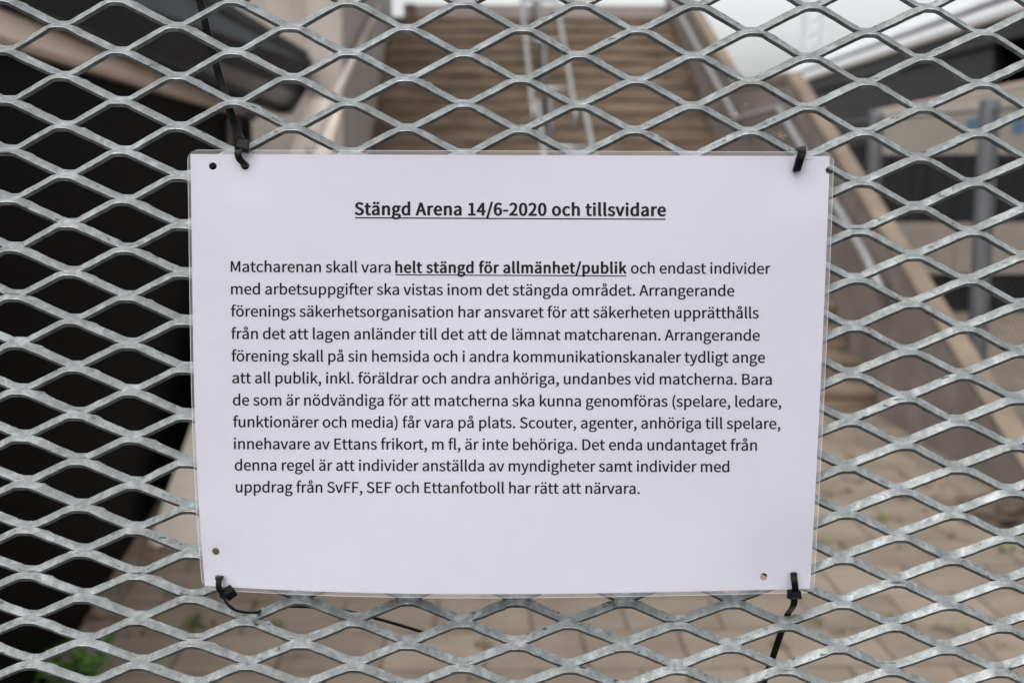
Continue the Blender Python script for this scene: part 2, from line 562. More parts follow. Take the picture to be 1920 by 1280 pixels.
def handrail(label, ya, za, yb, zb, end_a, end_b):
    h = Yard('stair_handrail', label, 'handrail', (0.75, ya, za - 0.9), 'twin steel handrails up the middle of the stairs')
    for x in (0.55, 0.95):
        r = MB()
        pts = [(x, ya, za), (x, yb, zb)]
        if end_a: pts = [(x, ya - 0.02, za - 0.25), (x, ya - 0.02, za - 0.02)] + pts
        if end_b: pts = pts + [(x, yb + 0.25, zb + 0.01), (x, yb + 0.28, zb - 0.22)]
        r.tube(pts, 0.022, 12)
        h.part('rail', r, STEEL, smooth=True)
    n = max(2, int(abs(yb - ya) / 1.5) + 1)
    for k in range(n):
        t = (k + 0.35) / n
        y, z = ya + (yb - ya) * t, za + (zb - za) * t
        b = MB(); b.tube([(0.575, y, z - 0.02), (0.925, y, z - 0.02)], 0.022, 10); h.part('cross_bar', b, STEEL, smooth=True)
        p = MB(); p.tube([(0.75, y, z - 0.02), (0.75, y, z - 0.93)], 0.024, 10); h.part('post', p, POST, smooth=True)
    return h


handrail('twin steel handrail over the upper flight, ending above the landing', 12.3, 2.16, 17.3, 4.45, True, False)
handrail('twin steel handrail over the lower flight, starting just under the upper one', 8.6, 0.98, 11.35, 2.16, False, True)

wr = Yard('wall_handrail', 'long grey pipe handrail fixed along the right parapet', 'handrail', (2.6, 7.9, 0.8))
r = MB(); r.tube([(2.56, 7.95, 0.845), (2.56, 8.33, 1.045), (2.56, 10.87, 2.09), (2.56, 12.62, 2.04), (2.56, 16.23, 3.41), (2.56, 17.9, 4.03)], 0.030, 12)
wr.part('rail', r, DULLRAIL, smooth=True)
for y, z in ((8.12, 0.93), (9.5, 1.53), (10.8, 2.06), (12.5, 2.04), (14.0, 2.56), (15.6, 3.17)):
    b = MB(); b.tube([(2.56, y, z - 0.02), (2.60, y, z - 0.09), (2.669, y, z - 0.10)], 0.014, 8); b.box(2.655, 2.670, y - 0.05, y + 0.05, z - 0.20, z - 0.04)
    wr.part('bracket', b, POST)

lr = Yard('wall_handrail', 'pale pipe handrail running up along the tall left wall', 'handrail', (-1.0, 8.2, 1.5))
r = MB(); r.tube([(-1.05, 8.25, 1.72), (-1.05, 13.25, 3.0), (-1.05, 14.6, 3.35)], 0.030, 12); lr.part('rail', r, PALE, smooth=True)
for y, z in ((8.9, 1.86), (11.5, 2.53), (12.9, 2.9)):
    bk = MB(); bk.tube([(-1.05, y, z), (-1.05, y, z - 0.05), (-1.134, y, z - 0.07)], 0.012, 8); lr.part('bracket', bk, PALE)

# ------------------------------------------------------------------ black kiosk on the left
KX, KY, KS = -1.43, 4.46, -0.079
kd = Vector((KS, 1.0, 0)).normalized()
kn = Vector((kd.y, -kd.x, 0))    # towards the stairs


def kp(s, n, z):
    return Vector((KX, KY, 0)) + kd * s + kn * n + Vector((0, 0, z))


ki = Yard('kiosk', 'black ribbed kiosk with beige ledge and dark window band beside the stairs', 'kiosk', (KX, KY, 0))
m_ = MB()
S0, S1, PIT = -3.2, 7.35, 0.036
n_ = int((S1 - S0) / PIT)
prof = []
for k in range(n_):
    s = S0 + k * PIT
    prof += [(s, 0.0), (s + PIT * 0.5, 0.0), (s + PIT * 0.62, -0.011), (s + PIT * 0.88, -0.011)]
lo = [kp(s, n, 0.015) for s, n in prof]
hi = [kp(s, n, 2.008) for s, n in prof]
m_.add(lo + hi, [(i, i + 1, i + 1 + len(lo), i + len(lo)) for i in range(len(lo) - 1)])
c0 = [kp(S0, -0.03, 0.0), kp(S1, -0.03, 0.0), kp(S1, -2.6, 0.0), kp(S0, -2.6, 0.0)]
c1 = [p + Vector((0, 0, 2.44)) for p in c0]
m_.add(c0 + c1, [(0, 3, 2, 1), (4, 5, 6, 7), (0, 1, 5, 4), (1, 2, 6, 5), (2, 3, 7, 6), (3, 0, 4, 7)])
ki.part('wall', m_, BLACKCLAD)
m_ = MB()
c0 = [kp(S0, 0.06, 2.012), kp(S1, 0.06, 2.012), kp(S1, -0.05, 2.012), kp(S0, -0.05, 2.012)]
c1 = [p + Vector((0, 0, 0.10)) for p in c0]
m_.add(c0 + c1, [(0, 3, 2, 1), (4, 5, 6, 7), (0, 1, 5, 4), (1, 2, 6, 5), (2, 3, 7, 6), (3, 0, 4, 7)])
ki.part('ledge', m_, LEDGE, bevel=0.012)

bl0, bl1 = kp(S0, 0.0, 2.12), Vector((-1.62, 11.35, 2.05))
tl0, tl1 = Vector((-1.40, 1.4, 2.51)), Vector((-1.425, 12.15, 2.51))


def band(a, b, out=0.0):
    p = (bl0.lerp(bl1, a)).lerp(tl0.lerp(tl1, a), b)
    return p + Vector((out, 0, 0))


def band_slab(a0, a1, b0, b1, o0, o1):
    mm = MB()
    q = [(a0, b0), (a1, b0), (a1, b1), (a0, b1)]
    vs = [band(a, b, o0) for a, b in q] + [band(a, b, o1) for a, b in q]
    mm.add(vs, [(0, 3, 2, 1), (4, 5, 6, 7), (0, 1, 5, 4), (1, 2, 6, 5), (2, 3, 7, 6), (3, 0, 4, 7)])
    return mm


ki.part('window_band', band_slab(0, 1, 0, 1, -0.08, 0.0), DARKPANEL)
ki.part('sill_bar', band_slab(0, 0.985, 0.10, 0.36, 0.002, 0.022), GREYBAR, bevel=0.006)
ki.part('sill_bar', band_slab(0, 0.985, 0.012, 0.06, 0.002, 0.016), DARKPANEL, bevel=0.004)
for a0, a1 in ((0.02, 0.33), (0.345, 0.52), (0.535, 0.70)):
    ki.part('window_pane', band_slab(a0, a1, 0.40, 0.86, 0.002, 0.008), DARKGLASS)
ki.part('side_panel', band_slab(0.715, 0.955, 0.40, 0.84, 0.002, 0.008), CHAR)
ki.part('top_frame', band_slab(0, 1, 0.90, 1.0, 0.002, 0.03), DARKPANEL, bevel=0.006)
ki.part('end_frame', band_slab(0.962, 0.999, 0.0, 0.89, 0.002, 0.03), GREYBAR, bevel=0.006)
m_ = MB()
m_.add([(-1.43, 1.4, 2.515), (-1.43, 12.15, 2.515), (-4.6, 12.15, 2.515), (-4.6, 1.4, 2.515),
        (-1.43, 1.4, 2.58), (-1.43, 12.15, 2.58), (-4.6, 12.15, 2.58), (-4.6, 1.4, 2.58)],
       [(0, 3, 2, 1), (4, 5, 6, 7), (0, 1, 5, 4), (1, 2, 6, 5), (2, 3, 7, 6), (3, 0, 4, 7)])
ki.part('roof', m_, DARKPANEL)
for s in (5.15, 5.75):
    p = MB(); p.tube([kp(s, 0.03, 0.3), kp(s, 0.03, 1.98)], 0.02, 10); ki.part('pipe', p, PALE, smooth=True)

# ------------------------------------------------------------------ wire fence on the right
fx = 3.204
wf = Yard('wire_fence', 'grey posts with fine diagonal wire mesh beyond the right parapet', 'fence', (fx, 8.0, 0))
ys = (5.74, 8.0, 10.28, 12.54)
for y in ys:
    p = MB(); p.tube([(fx, y, 0), (fx, y, 2.03)], 0.062, 16); p.tube([(fx, y, 2.031), (fx, y, 2.05)], [0.066, 0.04], 16)
    wf.part('post', p, POST, smooth=False)
for ya, yb in zip(ys[:-1], ys[1:]):
    m_ = MB()
    ya += 0.062; yb -= 0.062
    zl, zh = 0.06, 1.98
    for sgn in (1, -1):
        c = ya - (zh - zl)
        while c < yb + (zh - zl):
            # line y = c + sgn*(z - zl), clipped to the bay
            t0, t1 = 0.0, zh - zl
            if sgn > 0:
                t0, t1 = max(t0, ya - c), min(t1, yb - c)
            else:
                t0, t1 = max(t0, c - yb), min(t1, c - ya)
            if t1 - t0 > 0.03:
                y_a, z_a, y_b, z_b = c + sgn * t0, zl + t0, c + sgn * t1, zl + t1
                o = 0.0022
                m_.add([(fx + sgn * 0.002 - 0.0015, y_a, z_a - o), (fx + sgn * 0.002 - 0.0015, y_a, z_a + o), (fx + sgn * 0.002 + 0.0015, y_a, z_a),
                        (fx + sgn * 0.002 - 0.0015, y_b, z_b - o), (fx + sgn * 0.002 - 0.0015, y_b, z_b + o), (fx + sgn * 0.002 + 0.0015, y_b, z_b)],
                       [(0, 1, 4, 3), (1, 2, 5, 4), (2, 0, 3, 5), (0, 2, 1), (3, 4, 5)])
            c += 0.062
    wf.part('mesh_panel', m_, WIRE)
    for z in (0.06, 1.98):
        b = MB(); b.tube([(fx, ya, z), (fx, yb, z)], 0.012, 8); wf.part('rail', b, POST)

# ------------------------------------------------------------------ stand beyond the fence


def gx(y):
    return 7.136 + 0.0752 * y


def along(mb, fn, poly, y0, y1, n=1):
    """sweep poly of (dx, z) along the line x = fn(y)"""
    k = len(poly)
    vs = [(fn(y0) + dx, y0, z) for dx, z in poly] + [(fn(y1) + dx, y1, z) for dx, z in poly]
    fs = [tuple(range(k)), tuple(range(2 * k - 1, k - 1, -1))] + [(i, i + k, (i + 1) % k + k, (i + 1) % k) for i in range(k)]
    mb.add(vs, fs)


gs = Yard('grandstand', 'dark grandstand with bright metal roof edge beyond the wire fence', 'stand', (gx(16) + 1, 16, 0))
m_ = MB()
poly = [(0.0, 3.95), (-0.03, 4.0), (-0.03, 4.10), (0.02, 4.19), (0.12, 4.26), (0.9, 4.28), (0.9, 3.95)]
along(m_, gx, poly, 13.5, 46); gs.part('gutter', m_, ROOFM)
m_ = MB(); along(m_, gx, [(0.02, 4.285), (0.10, 4.38), (0.9, 4.38), (0.9, 4.285)], 13.5, 46); gs.part('roof_flashing', m_, ROOFG)
m_ = MB(); along(m_, gx, [(0.14, 4.385), (0.30, 4.66), (7.0, 5.2), (7.0, 4.385)], 13.5, 46); gs.part('roof', m_, ROOFM)
m_ = MB(); along(m_, gx, [(0.10, 3.60), (0.10, 3.915), (6.9, 3.915), (6.9, 3.86), (0.3, 3.60)], 13.5, 46); gs.part('fascia', m_, CHAR)
m_ = MB(); along(m_, gx, [(0.24, 2.0), (0.24, 3.595), (0.5, 3.595), (0.5, 2.0)], 22.6, 46); gs.part('side_panel', m_, CHAR)
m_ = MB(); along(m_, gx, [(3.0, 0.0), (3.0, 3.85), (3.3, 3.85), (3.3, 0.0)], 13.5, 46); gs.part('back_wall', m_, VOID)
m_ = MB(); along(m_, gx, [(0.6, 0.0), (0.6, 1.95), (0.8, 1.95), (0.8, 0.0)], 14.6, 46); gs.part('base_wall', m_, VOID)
for y in (18.0, 22.5, 27.0, 31.5):
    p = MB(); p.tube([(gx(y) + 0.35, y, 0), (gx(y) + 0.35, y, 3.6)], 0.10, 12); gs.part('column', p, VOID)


def bx_(y):
    return 4.165 + 0.134 * y


ab = Yard('advertising_board', 'long cream board with faded blue lettering above eye level beyond the fence', 'board', (bx_(18), 18, 0))
m_ = MB(); along(m_, bx_, [(0, 1.71), (0, 2.47), (0.06, 2.47), (0.06, 1.71)], 11.2, 23.5); ab.part('panel', m_, BOARD)
m_ = MB(); along(m_, bx_, [(-0.012, 2.47), (-0.012, 2.51), (0.07, 2.51), (0.07, 2.47)], 11.2, 23.5); ab.part('top_rail', m_, LEDGE)
for y in (11.6, 14.6, 17.6, 20.6, 23.3):
    p = MB(); p.tube([(bx_(y) + 0.11, y, 0), (bx_(y) + 0.11, y, 2.45)], 0.04, 10); ab.part('post', p, VOID)
# faded blue marks, too soft in the photograph to read
for (ya, yb, za, zb) in ((15.55, 16.0, 1.95, 2.17), (16.05, 16.3, 1.95, 2.17), (16.34, 16.75, 1.98, 2.16), (14.15, 14.6, 1.93, 2.15), (13.6, 14.08, 1.93, 2.15), (13.1, 13.5, 1.93, 2.15)):
    m_ = MB()
    along(m_, bx_, [(-0.004, za), (-0.004, zb), (-0.001, zb), (-0.001, za)], ya, yb)
    ab.part('blue_letter', m_, BLUE)

lw = Yard('low_wall', 'low warm grey wall seen through the wire fence', 'wall', (5.8, 13.6, 0))
m_ = MB()
for k in range(4):
    m_.box(3.9 + k * 1.25, 3.9 + k * 1.25 + 1.242, 13.6, 13.75, 0.43, 0.98)
lw.part('panel', m_, LOWWALL, bevel=0.006)
m_ = MB()
for x in (4.1, 5.6, 7.1, 8.6):
    m_.box(x, x + 0.14, 13.64, 13.78, 0, 0.428)
lw.part('foot', m_, VOID)
m_ = MB(); m_.box(3.9, 8.9, 13.80, 13.95, 0.0, 0.46); lw.part('back_board', m_, VOID)

# floodlight mast far away
my, mx = 60.0, (1516 - 890) / 2400 * 60.0
ms = Yard('floodlight_mast', 'pale lattice floodlight mast against the white sky', 'mast', (mx, my, 0))
corners = [(-0.42, -0.42), (0.42, -0.42), (0.42, 0.42), (-0.42, 0.42)]
for cx, cy in corners:
    p = MB(); p.tube([(mx + cx, my + cy, 0), (mx + cx, my + cy, 15)], 0.085, 8); ms.part('leg', p, MAST)
m_ = MB()
for k in range(25):
    z = k * 0.6
    for i in range(4):
        a, b = corners[i], corners[(i + 1) % 4]
        m_.tube([(mx + a[0], my + a[1], z), (mx + b[0], my + b[1], z + 0.6)], 0.03, 5)
        m_.tube([(mx + a[0], my + a[1], z), (mx + b[0], my + b[1], z)], 0.03, 5)
ms.part('lattice', m_, MAST)
m_ = MB()
for i in range(3):
    for j in range(4):
        m_.box(mx - 1.6 + j * 0.82, mx - 1.6 + j * 0.82 + 0.7, my - 0.9, my - 0.5, 15 + i * 0.8, 15.7 + i * 0.8)
ms.part('lamp_bank', m_, CHAR, bevel=0.03)

# ------------------------------------------------------------------ weeds, litter and the plant by the kiosk


def blade(mb, base, yaw, lean, ln, wd, curl=0.5, seg=4, lobed=False):
    d = Vector((math.cos(yaw), math.sin(yaw), 0))
    sdir = Vector((-d.y, d.x, 0))
    p = Vector(base)
    ang = lean
    vs = []
    for k in range(seg + 1):
        t = k / seg
        wk = wd * math.sin(PI * min(0.08 + t * 0.92, 1.0)) ** 0.7
        if lobed:
            wk *= 0.62 + 0.38 * (k % 2)
        up = Vector((0, 0, 1))
        fold = 0.25 * wk
        vs += [p + sdir * wk + up * fold, p, p - sdir * wk + up * fold]
        stepv = d * math.sin(ang) + up * math.cos(ang)
        p = p + stepv * (ln / seg)
        ang += curl / seg
    fs = []
    for k in range(seg):
        a = 3 * k
        fs += [(a, a + 1, a + 4, a + 3), (a + 1, a + 2, a + 5, a + 4)]
    mb.add(vs, fs)


rnd = random.Random(21)
wd_ = MB()
spots = [(319, 1119, 1.0), (371, 1178, 1.7), (289, 1024, 0.9), (484, 1133, 0.8), (521, 1171, 1.2), (864, 1186, 0.7), (905, 1209, 1.0), (897, 1273, 1.0),
         (1552, 929, 1.1), (1586, 925, 1.2), (1612, 905, 0.9), (1665, 977, 1.3), (1564, 1020, 1.1), (1789, 1007, 0.9), (1882, 1030, 1.3), (1695, 1026, 0.8),
         (1672, 1152, 0.8), (1575, 1187, 1.0), (1781, 1182, 1.1), (1522, 1165, 0.9), (1301, 1273, 0.8), (1462, 1210, 1.0), (1600, 860, 1.0), (1690, 890, 0.9),
         (1790, 870, 0.7), (268, 1062, 0.8), (225, 1110, 0.8), (1735, 960, 0.8), (560, 1230, 0.7), (1880, 1215, 0.8), (700, 1180, 0.5), (1230, 1190, 0.5)]
for u, v, s in spots:
    x, y = ground_at(u, v)
    for k in range(int(7 * s)):
        bx0 = x + rnd.gauss(0, 0.020 * s)
        by0 = y + rnd.gauss(0, 0.014 * s)
        blade(wd_, (bx0, by0, 0.001), rnd.random() * 6.28, rnd.uniform(0.3, 1.3), rnd.uniform(0.02, 0.055) * s, rnd.uniform(0.004, 0.010) * s, rnd.uniform(0.2, 1.2))
# a thin line of growth in the joints
for k in range(160):
    if rnd.random() < 0.5:
        x = -0.154 + 0.35 * rnd.randint(-3, 7) * 1.0
        row = rnd.randint(-2, 10)
        x += 0.175 * (row % 2) - 0.0
        y = 4.42 + row * 0.35 + rnd.random() * 0.35
    else:
        x = rnd.uniform(-1.3, 2.6)
        y = 4.42 + 0.35 * rnd.randint(-2, 10)
    for q in range(rnd.randint(1, 4)):
        blade(wd_, (x + rnd.gauss(0, 0.012), y + rnd.gauss(0, 0.006), 0.001), rnd.random() * 6.28, rnd.uniform(0.3, 1.4), rnd.uniform(0.008, 0.022), rnd.uniform(0.003, 0.006), 0.6, 3)
wo_ = wd_.build('weeds', WEED)
wo_.rotation_euler = (0, 0, PSI)
tag(wo_, 'small olive weeds sprouting from the joints between the slabs', 'weeds', kind='stuff')

dl_ = MB()
for u, v, n, sp in ((280, 1042, 22, 0.06), (183, 1160, 26, 0.07), (240, 1090, 16, 0.05), (1740, 915, 12, 0.07), (1835, 945, 34, 0.10), (1885, 965, 40, 0.10), (1700, 935, 10, 0.05)):
    x, y = ground_at(u, v)
    for k in range(n):
        blade(dl_, (x + rnd.gauss(0, sp), y + rnd.gauss(0, sp), rnd.uniform(0.002, 0.02)), rnd.random() * 6.28, rnd.uniform(1.1, 1.7), rnd.uniform(0.02, 0.045), rnd.uniform(0.008, 0.016), rnd.uniform(-0.8, 0.8), 4)
do_ = dl_.build('leaf_litter', DRYLEAF)
do_.rotation_euler = (0, 0, PSI)
tag(do_, 'dry brown leaves scattered along the edges of the paving', 'litter', kind='stuff')

# dark heap at the foot of the right parapet
bm = bmesh.new()
bmesh.ops.create_icosphere(bm, subdivisions=4, radius=1.0)
for vtx in bm.verts:
    nz = noise.fractal(vtx.co * 2.2, 0.6, 2.0, 5)
    vtx.co = Vector((vtx.co.x * 0.34 * (1 + 0.35 * nz), vtx.co.y * 0.24 * (1 + 0.35 * nz), max(vtx.co.z * 0.085 * (1 + 0.8 * nz), -0.01)))
me = bpy.data.meshes.new('dark_heap')
bm.to_mesh(me); bm.free()
so = link('dark_heap', me, STEPDARK)
sx, sy = ground_at(1895, 965)
so.location = base_at(sx + 0.06, sy, 0.0)
so.rotation_euler = (0, 0, PSI + 0.5)
tag(so, 'low dark heap with leaves at the foot of the right parapet', 'heap')

px, py = ground_at(80, 1300)
pl = Yard('leafy_plant', 'bright green leafy plant growing at the foot of the black kiosk wall', 'plant', (px, py, 0))
for k in range(15):
    stem = MB(); lf = MB()
    yaw = rnd.uniform(0, 6.28)
    ln = rnd.uniform(0.05, 0.15)
    lean = rnd.uniform(0.15, 0.75)
    p0 = Vector((px + rnd.gauss(0, 0.075), py + rnd.gauss(0, 0.04), 0))
    p1 = p0 + Vector((math.cos(yaw) * math.sin(lean), math.sin(yaw) * math.sin(lean), math.cos(lean))) * ln * 0.5
    p2 = p1 + Vector((math.cos(yaw) * math.sin(lean + 0.2), math.sin(yaw) * math.sin(lean + 0.2), math.cos(lean + 0.2))) * ln * 0.5
    stem.tube([p0, p1, p2], [0.003, 0.0025, 0.0018], 6)
    for j in range(5):
        q = p1.lerp(p2, j / 4)
        blade(lf, q, yaw + (j - 2) * 0.75 + rnd.gauss(0, 0.2), rnd.uniform(0.7, 1.5), rnd.uniform(0.07, 0.115), rnd.uniform(0.02, 0.032), rnd.uniform(0.1, 0.9), 8, True)
    so_ = pl.part('stem', stem, LEAF)
    pl.part('leaves', lf, LEAF, parent=so_)

